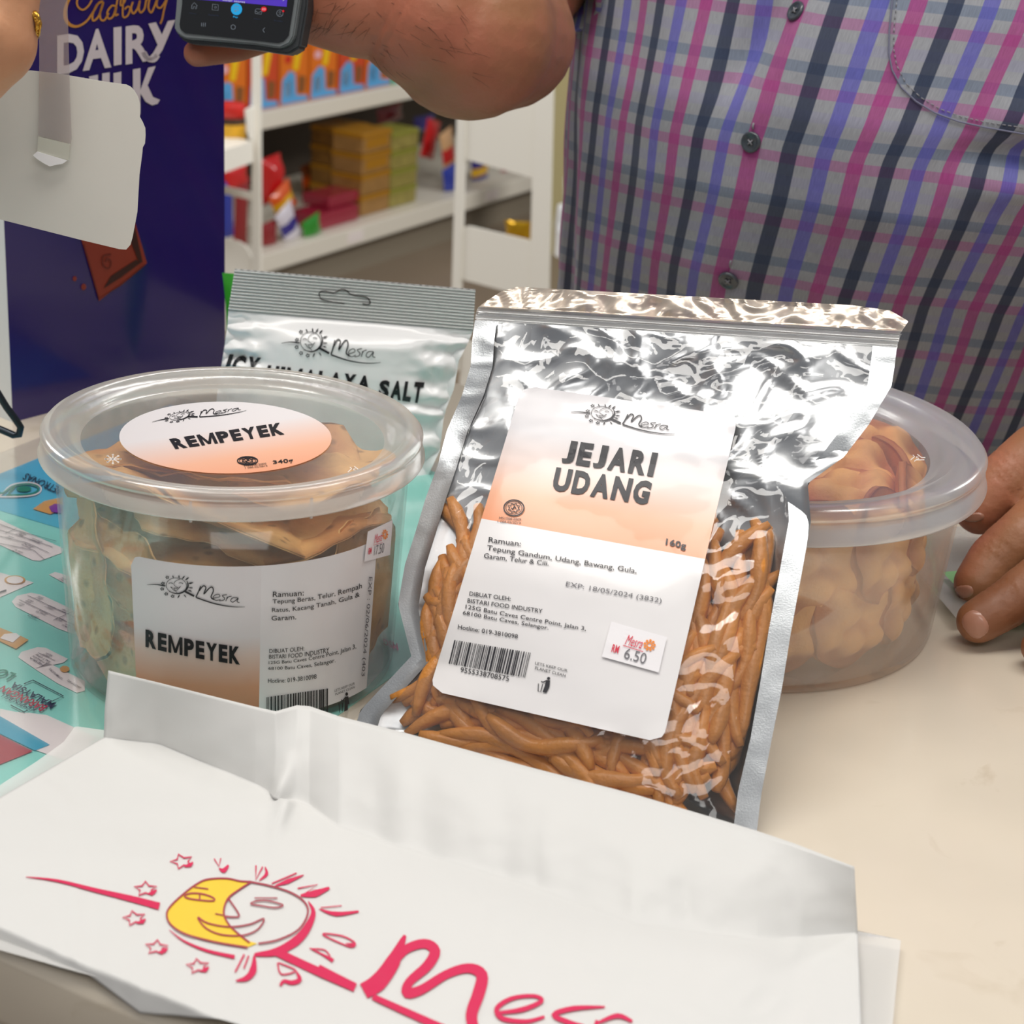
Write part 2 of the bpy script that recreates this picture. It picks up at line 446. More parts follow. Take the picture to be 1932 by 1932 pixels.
for l in (.35, 1.05):
    gbox(MB(), l, l + .07, .012, .0135, -.80, -.772).build('price_ticket', mat('ticket', 'f0e6e2', .5), gon, False)

# blue and orange snack packs standing in a row on the upper shelf
OR = mat('pack_orange', 'e2741a', .45); BL = mat('pack_blue', '5aa6dc', .45); YE = mat('pack_yellow', 'f0c412', .45)
RD = mat('pack_red', 'c8231c', .4); PK = mat('pack_pink', 'ecb8c4', .5); BR = mat('pack_brown', '8a5428', .5); GN = mat('pack_green', '7ccf3a', .45)
LB = mat('pack_pale_blue', 'a8cdea', .5); RO = mat('pack_rust', 'cf4a24', .45)


def cereal(l, w, base, accent):
    t = thing('snack_box', 'x', 'box', G(l + w / 2, -.17, -.45), 'snack boxes on the upper shelf')
    gbox(MB(), l, l + w * .97, -.23, -.135, -.449, -.449 + .152, .002).build('carton', base, t, False)
    o = -.1345
    def patch(name, pts, m):
        mesh(name, [G(l + w * a, o, -.449 + .152 * b) for a, b in pts], [tuple(range(len(pts)))], m, t, False)
    patch('blue_print', [(.02, .02), (.95, .02), (.95, .1), (.55, .14), (.5, .5), (.3, .56), (.06, .42)], BL)
    patch('pale_print', [(.14, .14), (.36, .14), (.36, .4), (.14, .36)], LB)
    patch('yellow_print', [(.42, .55), (.6, .55), (.75, .95), (.5, .95)], YE)
    patch('brown_print', [(.6, .16), (.85, .16), (.88, .42), (.62, .46)], BR)
    mesh('round_print', [G(l + w * (.25 + .12 * cos(k * pi / 6)), o, -.449 + .152 * (.75 + .07 * sin(k * pi / 6))) for k in range(12)], [tuple(range(12))], accent, t, False)
    return t


pos = ['hidden furthest left beside the white post', 'second from the left', 'third from the left', 'under the pinky finger and phone', 'fifth from the left', 'sixth from the left',
       'just right of the white post', 'behind the wrist, further right', 'ninth in the row', 'last one seen before the arm']
l = gpx(408, 150, -.135)[0]
for i in range(13):
    t = cereal(l + i * .128, .122, [OR, RO, OR, OR, RO, OR, OR][i % 7] if i < 5 else [RO, OR, GN, OR][i % 4], [PK, LB, RD][i % 3])
    t['label'] = ('orange' if t.children[0].data.materials[0] is OR else 'rust red' if t.children[0].data.materials[0] is RO else 'green topped') + \
        ' and blue snack box, %s in the row counting from the purple display' % ['first', 'second', 'third', 'fourth', 'fifth', 'sixth', 'seventh', 'eighth', 'ninth', 'tenth', 'eleventh', 'twelfth', 'thirteenth'][i]


# goods on the base shelf
def fromto(x0, y0, x1, y1, o):
    l0, z1 = gpx(x0, y0, o); l1, z0 = gpx(x1, y1, o); return l0, l1, z0, z1


def carton(name, label, cat, x0, y0, x1, y1, o, dep, m, group=None, top=None, band=None, zfix=None, hh=None):
    l0, l1, z0, z1 = fromto(x0, y0, x1, y1, o)
    if zfix is not None: z1 += zfix - z0; z0 = zfix
    if hh: z1 = z0 + hh
    t = thing(name, label, cat, G((l0 + l1) / 2, o - dep / 2, z0), group)
    gbox(MB(), l0, l1, o - dep, o, z0, z1, .004).build('tub_body' if top else 'carton_body', m, t, False)
    if top: gbox(MB(), l0 - .002, l1 + .002, o - dep - .002, o + .002, z1 - .012, z1 + .002, .003).build('lid', top, t, False)
    if band: gbox(MB(), l0 + (l1 - l0) * .12, l1 - (l1 - l0) * .12, o, o + .001, z0 + (z1 - z0) * .25, z0 + (z1 - z0) * .75).build('label_band', band, t, False)
    return z1


TAN = mat('snack_tub_tan', '9c7440', .35, var=.15, vscale=40); OLV = mat('snack_tub_olive', '968a48', .35, var=.2, vscale=40); AMB = mat('lid_amber', 'a87414', .35)
zz = -.7645
lv = ['at the base', 'second from the base', 'third from the base', 'on top']
for i in range(4):
    nz = carton('snack_tub', 'tan snack tub with amber lid, %s of the left stack' % lv[i], 'tub', 682, 372, 733, 413, -.05, .1, TAN, 'tan snack tubs stacked on the base shelf', AMB, AMB if i > 1 else None, zz, .053); zz = nz + .003
zz = -.7645
for i in range(4):
    nz = carton('snack_tub', 'olive yellow snack tub, %s of the right stack' % lv[i], 'tub', 737, 358, 784, 398, -.05, .1, OLV, 'olive snack tubs stacked on the base shelf', mat('lid_olive', '8b8a34', .4), None, zz, .049); zz = nz + .003
zz = -.7645
for i in range(4):
    nz = carton('snack_tub', 'brown snack tub, %s of the rear stack' % lv[i], 'tub', 640, 385, 690, 425, -.17, .1, mat('snack_tub_brown', '8a6026', .4, var=.2, vscale=30), 'brown snack tubs behind the tan ones', AMB, None, zz, .05); zz = nz + .003


def pillow(name, label, cat, cx, cy, w, h, o, rot, m, group=None, thick=.3, stripe=None, P=None, axes=None, seal=None):
    """sealed snack bag: swollen middle, pinched crimped ends. cx.. in photo px, size in px"""
    if axes is None:
        c = Vector(atp(cx, cy, G0 + GO * o, GO)); s = (c - CAM).dot(FW) / FPX; ex, ey, en = GX, Vector((0, 0, 1)), GO
    else:
        ex, ey, en = axes; c = Vector(P); s = 1.
    w *= s; h *= s; nx, ny = 14, 18; V = []; UV = []
    cr, sr = cos(rot), sin(rot)
    rnd = random.Random(int(cx * 7 + cy))
    ph = rnd.random() * 6
    for side in (1, -1):
        for j in range(ny + 1):
            for i in range(nx + 1):
                u = i / nx * 2 - 1; v = j / ny * 2 - 1
                e = max(0, 1 - abs(v) ** 4) * max(0, 1 - abs(u) ** 3)
                d = thick * min(w, h) * .5 * e * (1 + .12 * sin(7 * u + ph) * cos(5 * v + ph))
                x = u * w / 2 * (1 - .12 * (1 - v * v)); y = v * h / 2
                x, y = x * cr - y * sr, x * sr + y * cr; q = c + ex * x + ey * y + en * d * side
                if axes is None: q.z = max(q.z, -.7635)
                V.append(q); UV.append((i / nx, j / ny))
    F = []; K = (nx + 1) * (ny + 1); fm = []
    for side in (0, 1):
        for j in range(ny):
            for i in range(nx):
                a = side * K + j * (nx + 1) + i; q = (a, a + 1, a + nx + 2, a + nx + 1); F.append(q if side == 0 else q[::-1])
                fm.append(2 if (j < 1 or j >= ny - 1) and seal else (1 if stripe and ny * .35 < j < ny * .62 else 0))
    t = thing(name, label, cat, c, group)
    mesh('wrapper', V, F, m, t, True, UV, [m, stripe or m, seal or m], fm)
    return t


def glossy(n, c, **k): return mat(n, c, .25, coat=.4, **k)


RED = glossy('wrap_red', 'c41a1c'); BLU = glossy('wrap_blue', '2a3a9c'); WHT = glossy('wrap_white', 'd8d2dc'); YEL = glossy('wrap_yellow', 'e8b41c')
ORG = glossy('wrap_orange', 'd85a20'); GRN = glossy('wrap_green', '2c8a28'); MAR = glossy('wrap_maroon', '8a2226'); BRN = glossy('wrap_brown', '8a4a2a', var=.3, vscale=60)
PUR = glossy('wrap_purple', '342c88')
pillow('snack_bag', 'round red snack bag piled high right of the white post', 'bag', 512, 338, 62, 88, -.12, .1, RED, thick=.7)
pillow('snack_bag', 'orange and yellow snack bag leaning under the red one', 'bag', 534, 380, 70, 62, -.08, .5, ORG, stripe=YEL)
pillow('snack_bag', 'white and purple snack bag slumped above the base shelf edge', 'bag', 545, 425, 56, 84, -.04, .5, WHT, stripe=PUR)
pillow('snack_bag', 'green snack bag at the shelf front beside the white one', 'bag', 588, 430, 60, 44, -.03, .25, GRN)
pillow('snack_bag', 'dark maroon snack bag at the foot of the white post', 'bag', 508, 455, 52, 76, -.05, .1, MAR)
pillow('snack_bag', 'brown crinkled biscuit bag lying behind the red trays', 'bag', 596, 335, 96, 66, -.3, .1, BRN, stripe=ORG)
pillow('snack_bag', 'red topped bread bag leaning right of the olive tubs', 'bag', 812, 262, 50, 72, -.14, -.3, RED)
pillow('bread_bag', 'beige bread loaf bag with red top by the rack post', 'bag', 846, 292, 46, 100, -.08, .3, glossy('loaf', 'd3a678'), stripe=RED)
pillow('snack_bag', 'blue biscuit bag behind the rack post', 'bag', 852, 345, 60, 70, -.06, .2, BLU)
pillow('snack_bag', 'dark blue snack bag hanging at the back of the base shelf', 'bag', 800, 232, 74, 30, -.3, 0, PUR)
pillow('snack_bag', 'dark red snack bag in the shade under the upper shelf', 'bag', 735, 215, 90, 34, -.36, .1, MAR)
pillow('snack_bag', 'blue and gold biscuit bag seen through the rack opening', 'bag', 905, 322, 66, 56, -.08, .1, PUR, stripe=YEL)
pillow('snack_bag', 'pinkish red bag further along seen through the rack opening', 'bag', 965, 330, 84, 34, -.08, .1, glossy('wrap_rose', 'a84a54'))
for i, (x0, y0, x1, y1) in enumerate(((598, 402, 676, 438), (622, 352, 678, 392))):
    carton('snack_tray', ['crimson snack tray at the shelf front under another tray', 'crimson snack tray on top of the lower tray'][i], 'tray', x0, y0, x1, y1, -.04 - i * .02, .09, glossy('tray_crimson', '96243a'), 'crimson trays', zfix=[-.7645, -.722][i], hh=[.042, .03][i])


# ================================================================= nearer white display racks (posts with rounded side plates)
def rack(name, label, px_post, Y, plates, posts, bars=(), dirv=A_):
    P = aty(px_post[0], px_post[1], Y); n = Vector((dirv.y, -dirv.x, 0))
    if n.dot(CAM - P) < 0: n = -n
    t = thing(name, label, 'rack', (P.x, P.y, -.9))
    for (xt, xb, w) in posts:                         # x at y=-60, x at y=720, width px
        slab('post', [(xt - w / 2, -60), (xt + w / 2, -60), (xb + w / 2, 700), (xb - w / 2, 700)], P, n, .006, WHITE, t, bev=.0012)
    for pts in plates: slab('side_plate', pts, P - n * .004, n, .003, WHITE, t)
    for x0, y0, x1, y1, w in bars: slab('cross_bar', [(x0, y0 - w / 2), (x1, y1 - w / 2), (x1, y1 + w / 2), (x0, y0 + w / 2)], P - n * .006, n, .008, WHITE, t)
    return t, P, n


def rounded(pts, r=14):
    out = []
    for i, p in enumerate(pts):
        a = np.array(pts[i - 1], float); b = np.array(p[:2], float); c = np.array(pts[(i + 1) % len(pts)][:2], float); a = a[:2]
        if len(p) > 2:
            u = (a - b) / np.hypot(*(a - b)) * r; v = (c - b) / np.hypot(*(c - b)) * r
            for k in range(6):
                s = k / 5; out.append(tuple((b + u) * (1 - s) ** 2 + 2 * b * s * (1 - s) + (b + v) * s * s))
        else: out.append(tuple(b))
    return out


rack('display_rack', 'white metal display rack with rounded side plates left of the shopper in plaid', (868, 300), 3.0,
     [rounded([(876, -40), (1006, -20), (1006, 336), (876, 300)]), rounded([(874, 424, 1), (1006, 455), (1003, 562), (866, 526, 1)]), rounded([(872, 640, 1), (1000, 680), (998, 760), (866, 740)])],
     [(878, 856, 18), (1030, 1013, 36)])
rk, RP, Rn = rack('display_rack', 'slim white display rack post with a jar on its shelf beside the purple display', (483, 300), 3.3,
                  [rounded([(405, 445), (462, 458, 1), (480, 500), (480, 720), (405, 690)], 18)], [(482, 483, 17)], [(400, 354, 478, 372, 13)])
# its shelf, running back parallel to the long shelving, and the bracket at the post
sP = RP; sh = slab('shelf_board', [(380, 296), (478, 266), (478, 306), (380, 342)], sP, GO, .25, WHITE, rk)
slab('bracket', [(464, 208), (480, 200), (480, 268), (472, 262)], sP, GO, .004, WHITE, rk)
jp = atp(436, 283, sP + GO * -.06, GO); sc = (jp - CAM).dot(FW) / FPX
jar = thing('snack_jar', 'yellow labelled jar with red screw lid on the rack shelf', 'jar', jp)
r = 27 * sc; hh = 88 * sc
MB().lathe([(0, 0), (r * .95, 0), (r, .004), (r, hh * .66), (r * .93, hh * .72), (r * .93, hh * .76)], jp, 32).build('jar_body', mat('jar_dark', '4a3428', .2), jar)
MB().lathe([(r * 1.01, hh * .06), (r * 1.012, hh * .58)], jp, 32).build('wrap_label', mat('jar_label', 'd9a428', .4, var=.25, vscale=25), jar)
MB().lathe([(r * .97, hh * .72), (r * 1.02, hh * .73), (r * 1.02, hh * .97), (r * .97, hh), (0, hh)], jp, 32).build('screw_lid', RD, jar)
AXG = (GX, Vector((0, 0, 1)), GO)
for cx, cy, w, h, rt, mm, lab in ((428, 395, 40, 110, .05, BLU, 'upright blue snack bag between the purple display and white post'),
                                  (455, 400, 44, 130, -.05, MAR, 'maroon snack bag right of the blue one beside the post'),
                                  (445, 335, 76, 44, .1, RED, 'red snack bag lying under the rack shelf')):
    P = atp(cx, cy, RP - GO * .22, GO); s = (P - CAM).dot(FW) / FPX
    pillow('snack_bag', lab, 'bag', cx, cy, w * s, h * s, 0, rt, mm, P=P, axes=AXG)
# white shelf with small cartons by the pale wall
P = aty(1075, 460, 3.6)
t = thing('wall_shelf', 'short white shelf against the pale wall behind the plaid shirt', 'shelf', P)
slab('shelf_board', rounded([(1052, 436, 1), (1120, 440), (1120, 498), (1045, 484, 1)], 8), P, (0, -1, 0), .25, mat('shelf_white', 'f2f3f4', .4), t)
t2 = thing('carton', 'pale grey carton standing on the short white wall shelf', 'box', aty(1080, 432, 3.65))
slab('carton_body', [(1064, 356), (1120, 362), (1120, 438), (1062, 432)], aty(1075, 430, 3.65), (0, -1, 0), .12, mat('carton_grey', 'b9bcae', .5), t2)
slab('teal_print', [(1091, 350), (1120, 350), (1120, 440), (1091, 432)], aty(1075, 430, 3.64), (0, -1, 0), .001, mat('print_teal', '9cd0d0', .5), t2)
P = aty(978, 436, 3.4); pillow('snack_bag', 'golden foil snack bag seen behind the lower rack plate', 'bag', 5, 5, 62 * 3.3 / FPX, 40 * 3.3 / FPX, 0, .1, mat('foil_gold', 'c89a1c', .2, .6), P=P, axes=(A_, Vector((0, 0, 1)), Vector((-.454, -.891, 0))))

# ================================================================= FLYER on the counter, under a clear desk film
fly = thing('flyer', 'teal and sky blue price flyer lying upside down under the clear tub of crackers', 'flyer', atz(60, 1150, 0))
Tz = lambda h: (lambda x, y: atz(x, y, h))
TEAL = mat('flyer_teal', '8fdccf', .35, coat=.3); SKY = mat('flyer_sky', '4fb0d6', .35, coat=.3)
fe = atz(37, 881, 0).dot(A_)                          # left edge of the sheet runs along B_
fb1 = .905; fb0 = .44; fa1 = -.395
bs = [(fe, fb0), (fa1, fb0), (fa1, fb1), (fe, fb1)]
slab('sheet', [A_ * a + B_ * b + Vector((0, 0, .0006)) for a, b in bs], (0, .8, .0006), (0, 0, 1), .0005, TEAL, fly, px=False)
seam = atz(58, 983, 0).dot(B_)
mesh('sky_print', [A_ * a + B_ * b + Vector((0, 0, .0008)) for a, b in ((fe, seam), (-.585, seam), (-.585, fb1), (fe, fb1))], [(0, 1, 2, 3)],
     mat_ramp('flyer_sky_ramp', [(0, '56b7cf'), (.5, '49abd9'), (1, '4a9be0')], axis='Y'), fly, False, [(0, 0), (1, 0), (1, 1), (0, 1)])
pr = Print()
for q in ([(0, 980), (34, 996), (120, 1035), (117, 1043), (75, 1058), (62, 1057), (0, 1028), (-40, 1010), (-30, 970)],
          [(22, 1135), (32, 1124), (58, 1118), (78, 1122), (150, 1156), (150, 1200), (110, 1186), (30, 1145)],
          [(92, 1084), (104, 1079), (150, 1092), (150, 1112), (125, 1102)],
          [(34, 1240), (40, 1230), (70, 1221), (86, 1222), (128, 1243), (120, 1250), (66, 1262)],
          [(0, 1080), (64, 1099), (20, 1118), (-30, 1140), (-40, 1090)],
          [(66, 1262), (90, 1250), (160, 1285), (160, 1303), (145, 1307), (108, 1289)],
          [(0, 1337), (30, 1343), (56, 1345), (88, 1349), (180, 1390), (140, 1440), (66, 1415), (0, 1380)]): pr.poly(q)
pr.lay('white_print', Tz(.001), mat('flyer_white', 'efe6e4', .35, coat=.3), fly)
pr = Print().poly([(-60, 1330), (0, 1351), (94, 1405), (66, 1416), (0, 1384), (-60, 1356)]); pr.lay('blue_band', Tz(.0012), mat('flyer_blue', '3fa3bf', .35, coat=.3), fly)
pr = Print().poly([(-60, 1358), (0, 1386), (62, 1417), (0, 1442), (-60, 1470)]); pr.lay('red_block', Tz(.0012), mat('flyer_red', 'a83038', .35, coat=.3), fly)
pr = Print(); pr.text('PETRONAS', [(110, 932), (41, 903), (51, 892), (120, 921)], .012)
for y0 in (997, 1009, 1021, 1035): pr.stroke([(-10, y0 - 12), (30 + (y0 - 997) * .9, y0 + 3), (84 + (1035 - y0) * .6, y0 + 24 - (y0 - 997) * .1)], .7, n=1)
pr.stroke([(32, 996), (10, 1006)], .7, n=1)
for x, y, n_ in ((38, 1003, 5), (18, 1010, 4), (62, 1014, 8), (48, 1024, 7), (30, 1036, 6), (74, 1124, 4), (55, 1130, 4), (38, 1136, 4), (118, 1148, 5), (92, 1141, 6), (76, 1150, 7), (60, 1158, 6), (88, 1231, 5), (112, 1164, 5), (124, 1176, 5), (118, 1089, 4)):
    for k in range(2): pr.text(['RM5.90', 'RM4.70', 'KEROPOK', 'BISKUT', 'MESRA', 'RM6.50'][(int(x) + k) % 6], [(x + n_ * 2.4 - 3.8 - 5 * k, y + n_ * 1.0 + 1.4 + 2 * k), (x - 3.8 - 5 * k, y + 1.4 + 2 * k), (x - 5 * k, y + 2 * k), (x + n_ * 2.4 - 5 * k, y + n_ * 1.0 + 2 * k)])
for a, b in (((52, 1123), (148, 1168)), ((36, 1131), (150, 1184)), ((100, 1170), (150, 1148)), ((72, 1231), (104, 1246))): pr.stroke([a, b], .7, n=1)
for k, s_ in enumerate(('MESRA', 'ICY HIMALAYA', 'SALT LIME')): pr.text(s_, [(80 + k * 6, 1256 - k * 3), (54 + k * 6, 1241 - k * 3), (58 + k * 6, 1239 - k * 3), (84 + k * 6, 1254 - k * 3)])
pr.text('ICY HIMALAYA SALT', [(119, 1280), (95, 1260), (91, 1262), (115, 1282)], .01); pr.text('ORIGINAL SALT', [(154, 1297), (129, 1282), (125, 1284), (150, 1299)], .01)
pr.stroke([(12, 1113), (-20, 1124)], 2.4, n=1)
pr.stroke([(45, 1290), (62, 1283), (120, 1313), (98, 1323)], 1.8, n=1); pr.stroke([(20, 1330), (45, 1343), (52, 1340)], 1.8, n=1)
pr.lay('black_print', Tz(.0016), INK, fly)
pr = Print(); pr.stroke([(5, 931), (20, 920), (38, 914), (60, 914), (72, 920), (68, 928), (50, 933), (12, 934)], 3.2, False); pr.disc((45, 922), 14, 5.6); pr.stroke([(5, 931), (-12, 926)], 3, n=1)
pr.stroke([(16, 931), (28, 918)], 3, n=1)
pr.lay('green_emblem', Tz(.0018), mat('emblem_green', '0f7a5e', .4), fly)
pr = Print(); pr.stroke([(3, 933), (18, 917), (38, 911), (62, 911), (77, 919), (73, 930), (50, 936), (0, 937)], 2.2, True); pr.lay('white_outline', Tz(.0017), mat('flyer_white', ''), fly)
pr = Print(); pr.text('LOKAL', [(14, 1283), (-58, 1255), (-40, 1244), (32, 1271)], .03); pr.lay('green_lettering', Tz(.0018), mat('emblem_green', ''), fly)
pr = Print(); pr.text('BARANGAN', [(77, 1342), (-5, 1302), (9, 1293), (91, 1332)], .02); pr.lay('red_lettering', Tz(.0018), mat('print_red', 'b8243c', .4), fly)
pr = Print(); pr.text('MALAYSIA', [(95, 1336), (16, 1295), (28, 1286), (107, 1326)], .02); pr.text('KEMPEN BELI', [(62, 1342), (2, 1314), (9, 1309), (69, 1337)]); pr.lay('dark_lettering', Tz(.0018), mat('print_navy', '2a2440', .4), fly)
pr = Print(); pr.disc((28, 1094), 20, 8.5); pr.disc((122, 1262), 9, 6); pr.poly([(0, 1184), (40, 1200), (54, 1207), (30, 1224), (-10, 1205)]); pr.poly([(62, 960), (84, 945), (118, 938), (118, 962), (95, 970)])
pr.lay('tan_print', Tz(.0014), mat('print_tan', 'd09a4e', .4), fly)
pr = Print(); pr.disc((28, 1094), 16, 7); pr.poly([(8, 1196), (30, 1194), (38, 1200), (24, 1212), (0, 1204)]); pr.lay('white_patch', Tz(.0017), mat('flyer_white', ''), fly)
pr = Print(); pr.poly([(92, 956), (104, 950), (118, 952), (118, 968), (98, 966)]); pr.lay('purple_print', Tz(.0018), mat('print_purple', '7a3a98', .4), fly)
pr = Print(); pr.text('MSG', [(752, 1228), (724, 1216), (722, 1204), (750, 1214)], .03); pr.lay('magenta_print', Tz(.0018), mat('print_magenta', 'd02a7a', .4), fly)
mat_d = thing('desk_film', 'clear plastic film covering the teal flyer on the counter', 'film', atz(60, 1100, .002))
slab('film_sheet', [A_ * a + B_ * b + Vector((0, 0, .0028)) for a, b in ((fe - .02, fb0 + .02), (fa1 + .01, fb0 + .02), (fa1 + .01, fb1 + .01), (fe - .02, fb1 + .01))], (0, .8, .0028), (0, 0, 1), .0006, mat_film('desk_film', 'ffffff', .0, .01, .12, translucent=False), mat_d, px=False)

# ================================================================= PURPLE CARDBOARD DISPLAY
al = radians(52); PD = Vector((cos(al), sin(al), 0)); PN = Vector((sin(al), -cos(al), 0))
PP = atz(24, 797, 0.0)
dis = thing('cardboard_display', 'tall purple cardboard chocolate display box with white lettering', 'display', PP)
PURP = mat('display_purple', '23155f', .16, coat=.5)
right = atp(425, 690, PP, PN); Wd = (right - PP).dot(PD)
zt = .52


def PB(u, z, o=0.): return PP + PD * u + PN * o + Vector((0, 0, z))


def front(x, y): return atp(x, y, PP + PN * .0006, PN)


mb = MB(); mb.add([PB(a, z, o) for o in (0, -.16) for a, z in ((0, 0), (Wd + .0, 0), (Wd - .004, zt), (0, zt))],
                  [(0, 1, 2, 3), (7, 6, 5, 4), (1, 5, 6, 2), (3, 2, 6, 7), (0, 4, 5, 1)])
mb.build('box_body', PURP, dis, False)
mesh('white_side', [PB(0, 0, .0), PB(0, 0, -.16), PB(0, zt, -.16), PB(0, zt, 0)], [(0, 1, 2, 3)], mat('board_white', 'd9e0e4', .45), dis, False)
pr = Print(); C = lambda p, s=.176: [(x * s, y * s) for x, y in p]
g = mat('print_gold', 'c98a3c', .4)
for p, w in (([(960, -120), (860, -140), (760, -40), (705, 80), (700, 190), (745, 262), (830, 282), (930, 225), (1010, 110), (1060, 30), (1105, 10)], [14, 24, 30, 36, 40, 36, 26, 22, 22, 20, 16]),
             ([(960, -60), (880, -80), (828, 0), (835, 70), (890, 105), (950, 60), (985, 0)], 20), ([(1105, 15), (1040, 50), (995, 150), (998, 222), (1050, 185), (1090, 90), (1110, 20), (1075, 130), (1080, 205), (1120, 215), (1165, 140)], 20),
             ([(1265, -60), (1245, 60), (1200, 60), (1150, 130), (1165, 200), (1215, 170), (1250, 60), (1235, 160), (1270, 150)], 20),
             ([(1310, -90), (1292, 30), (1300, 60), (1340, 10), (1335, -60), (1318, 60), (1320, 180), (1370, 165), (1395, 90), (1370, 70), (1335, 100)], 18),
             ([(1425, 20), (1405, 90), (1430, 145), (1475, 90), (1500, 5), (1488, 90), (1510, 135), (1550, 90), (1570, 0), (1600, -10), (1590, 80), (1620, 135), (1655, 70), (1690, -30)], 20),
             ([(1690, -30), (1680, 60), (1720, 85), (1770, 20), (1800, -50), (1760, 100), (1740, 200), (1718, 255)], 19)):
    pr.stroke(C(p), [i * .176 for i in (w if isinstance(w, list) else [w])])
pr.lay('gold_script', front, g, dis)
pr = Print()
pr.text('D', [(108, 67), (159, 60), (158, 134), (108, 141)], .035); pr.text('A', [(168, 57), (199, 52), (210, 127), (156, 134)], .035)
pr.poly(C([(1217, 295), (1303, 285), (1303, 690), (1220, 705)])); pr.text('R', [(237, 50), (282, 43), (285, 114), (237, 122)], .035)
pr.stroke(C([(1540, 560), (1580, 625), (1650, 640), (1690, 590)]), 9 * 1.1, n=4)
pr.poly(C([(1590, 255), (1672, 238), (1735, 370), (1800, 225), (1880, 212), (1740, 540), (1690, 610), (1650, 655), (1600, 650), (1600, 610), (1640, 570), (1690, 480)]))
for q in ([(955, 820), (1050, 800), (1050, 1300), (975, 1300)], [(1095, 788), (1175, 775), (1175, 1290), (1095, 1290)], [(1217, 785), (1300, 768), (1300, 1210), (1395, 1195), (1395, 1275), (1217, 1290)],
          [(820, 850), (900, 832), (900, 1300), (820, 1310)],
          [(1425, 745), (1505, 730), (1505, 965), (1590, 725), (1668, 708), (1582, 915), (1640, 1040), (1715, 1070), (1690, 1112), (1630, 1130), (1560, 1090), (1505, 1000), (1505, 1225), (1425, 1225)]): pr.poly(C(q))
pr.lay('white_lettering', front, mat('print_white', 'd9cdd0', .4), dis)
sc2 = 460 / 1932
D = lambda p: [(x * sc2, 380 + y * sc2) for x, y in p]
Print().poly(D([(600, 150), (1060, 130), (1165, 490), (785, 790)])).lay('chocolate_picture', front, mat('print_choc', '8e3220', .35), dis)
front2 = lambda x, y: atp(x, y, PP + PN * .001, PN)
Print().poly(D([(1030, 300), (1060, 160), (1130, 480), (1105, 490)])).poly(D([(820, 690), (880, 590), (1080, 460), (1110, 490), (960, 600)])).lay('chocolate_shade', front2, mat('print_choc_dark', '3a1512', .35), dis)
pr = Print(); pr.stroke(D([(880, 420), (820, 430), (815, 500), (860, 530), (880, 480), (850, 450), (835, 480)]), 3, n=3); pr.stroke(D([(665, 340), (710, 500), (785, 770), (960, 660), (1150, 500)]), 2.4, n=1)
pr.lay('chocolate_emboss', front2, mat('print_choc_mid', '6a2016', .35), dis)
Print().disc(D([(592, 612)])[0], 4, 5, 7).disc(D([(663, 677)])[0], 5, 6.5, 7).lay('crumb_picture', front, mat('print_choc', ''), dis)

# dark steel wire hook standing at the far left
wp = [aty(x, y, .98) for x, y in ((-40, 690), (-5, 740), (12, 768), (30, 792), (39, 806), (36, 820), (26, 821), (5, 812), (-20, 802), (-60, 790))]
wh = thing('wire_stand', 'dark steel wire loop at the far left edge of the counter', 'stand', wp[6])
MB().tube(wp, .0021, 10).build('wire', mat('dark_steel', '3c4248', .3, .9), wh)

# white price card hanging from a clear strip
cn = Vector((.12, -1, .12)).normalized(); CP = aty(130, 300, .84)
card = thing('hanging_card', 'blank white hanging price card with rounded corners in front of the purple display', 'card', CP)
CARD = mat('card_back', 'd8d5cc', .55, var=.03, vscale=20)
k = 330 / 1875
outline = [(320, 755), (600, 785), (850, 828), (1100, 872), (1300, 900), (1352, 906), (1400, 930), (1440, 970), (1480, 1040), (1503, 1120), (1500, 1255), (1530, 1310), (1557, 1375), (1560, 1450), (1553, 1540), (1530, 1580), (1525, 1640)]
outline = [(x * 340 / 1932, y * k) for x, y in outline] + [(263, 330), (259, 400), (250, 448), (246, 462), (238, 471), (225, 470), (150, 452), (24, 420), (-20, 409), (-30, 300), (-20, 190), (10, 150), (40, 136)]
slab('card_board', outline, CP, cn, .0009, CARD, card)
cpt = lambda d: (lambda x, y: atp(x, y, CP + cn * d, cn))
slab('clear_strip', [(74, -40), (126, -40), (131, 150), (135, 262), (133, 272), (72, 256), (74, 130)], CP + cn * .003, cn, .0005, mat_film('strip_film', 'cfc0bc', .26, .06, .15), card)
slab('tape_tab', [(72, 258), (132, 272), (130, 302), (70, 286)], CP + cn * .0038, cn, .0006, mat('tape', 'c6c6b8', .4), card)
slab('torn_paper', [(70, 286), (127, 303), (118, 309), (106, 311), (94, 314), (82, 308), (70, 300), (62, 293)], CP + cn * .0045, cn, .0006, mat('torn_white', 'f2f1f1', .6), card)

# ================================================================= ROUND TUBS
def body_prof(rt, rb, ht, th=.0012):
    return [(0, .0012), (rb - .006, .0012), (rb - .003, 0), (rb - .001, .0008), (rb, .004), (rb + (rt - rb) * .5, ht * .5), (rt, ht), (rt - th, ht), (rb + (rt - rb) * .5 - th, ht * .5), (rb - th, .005), (rb - .004, .0028), (0, .0028)]


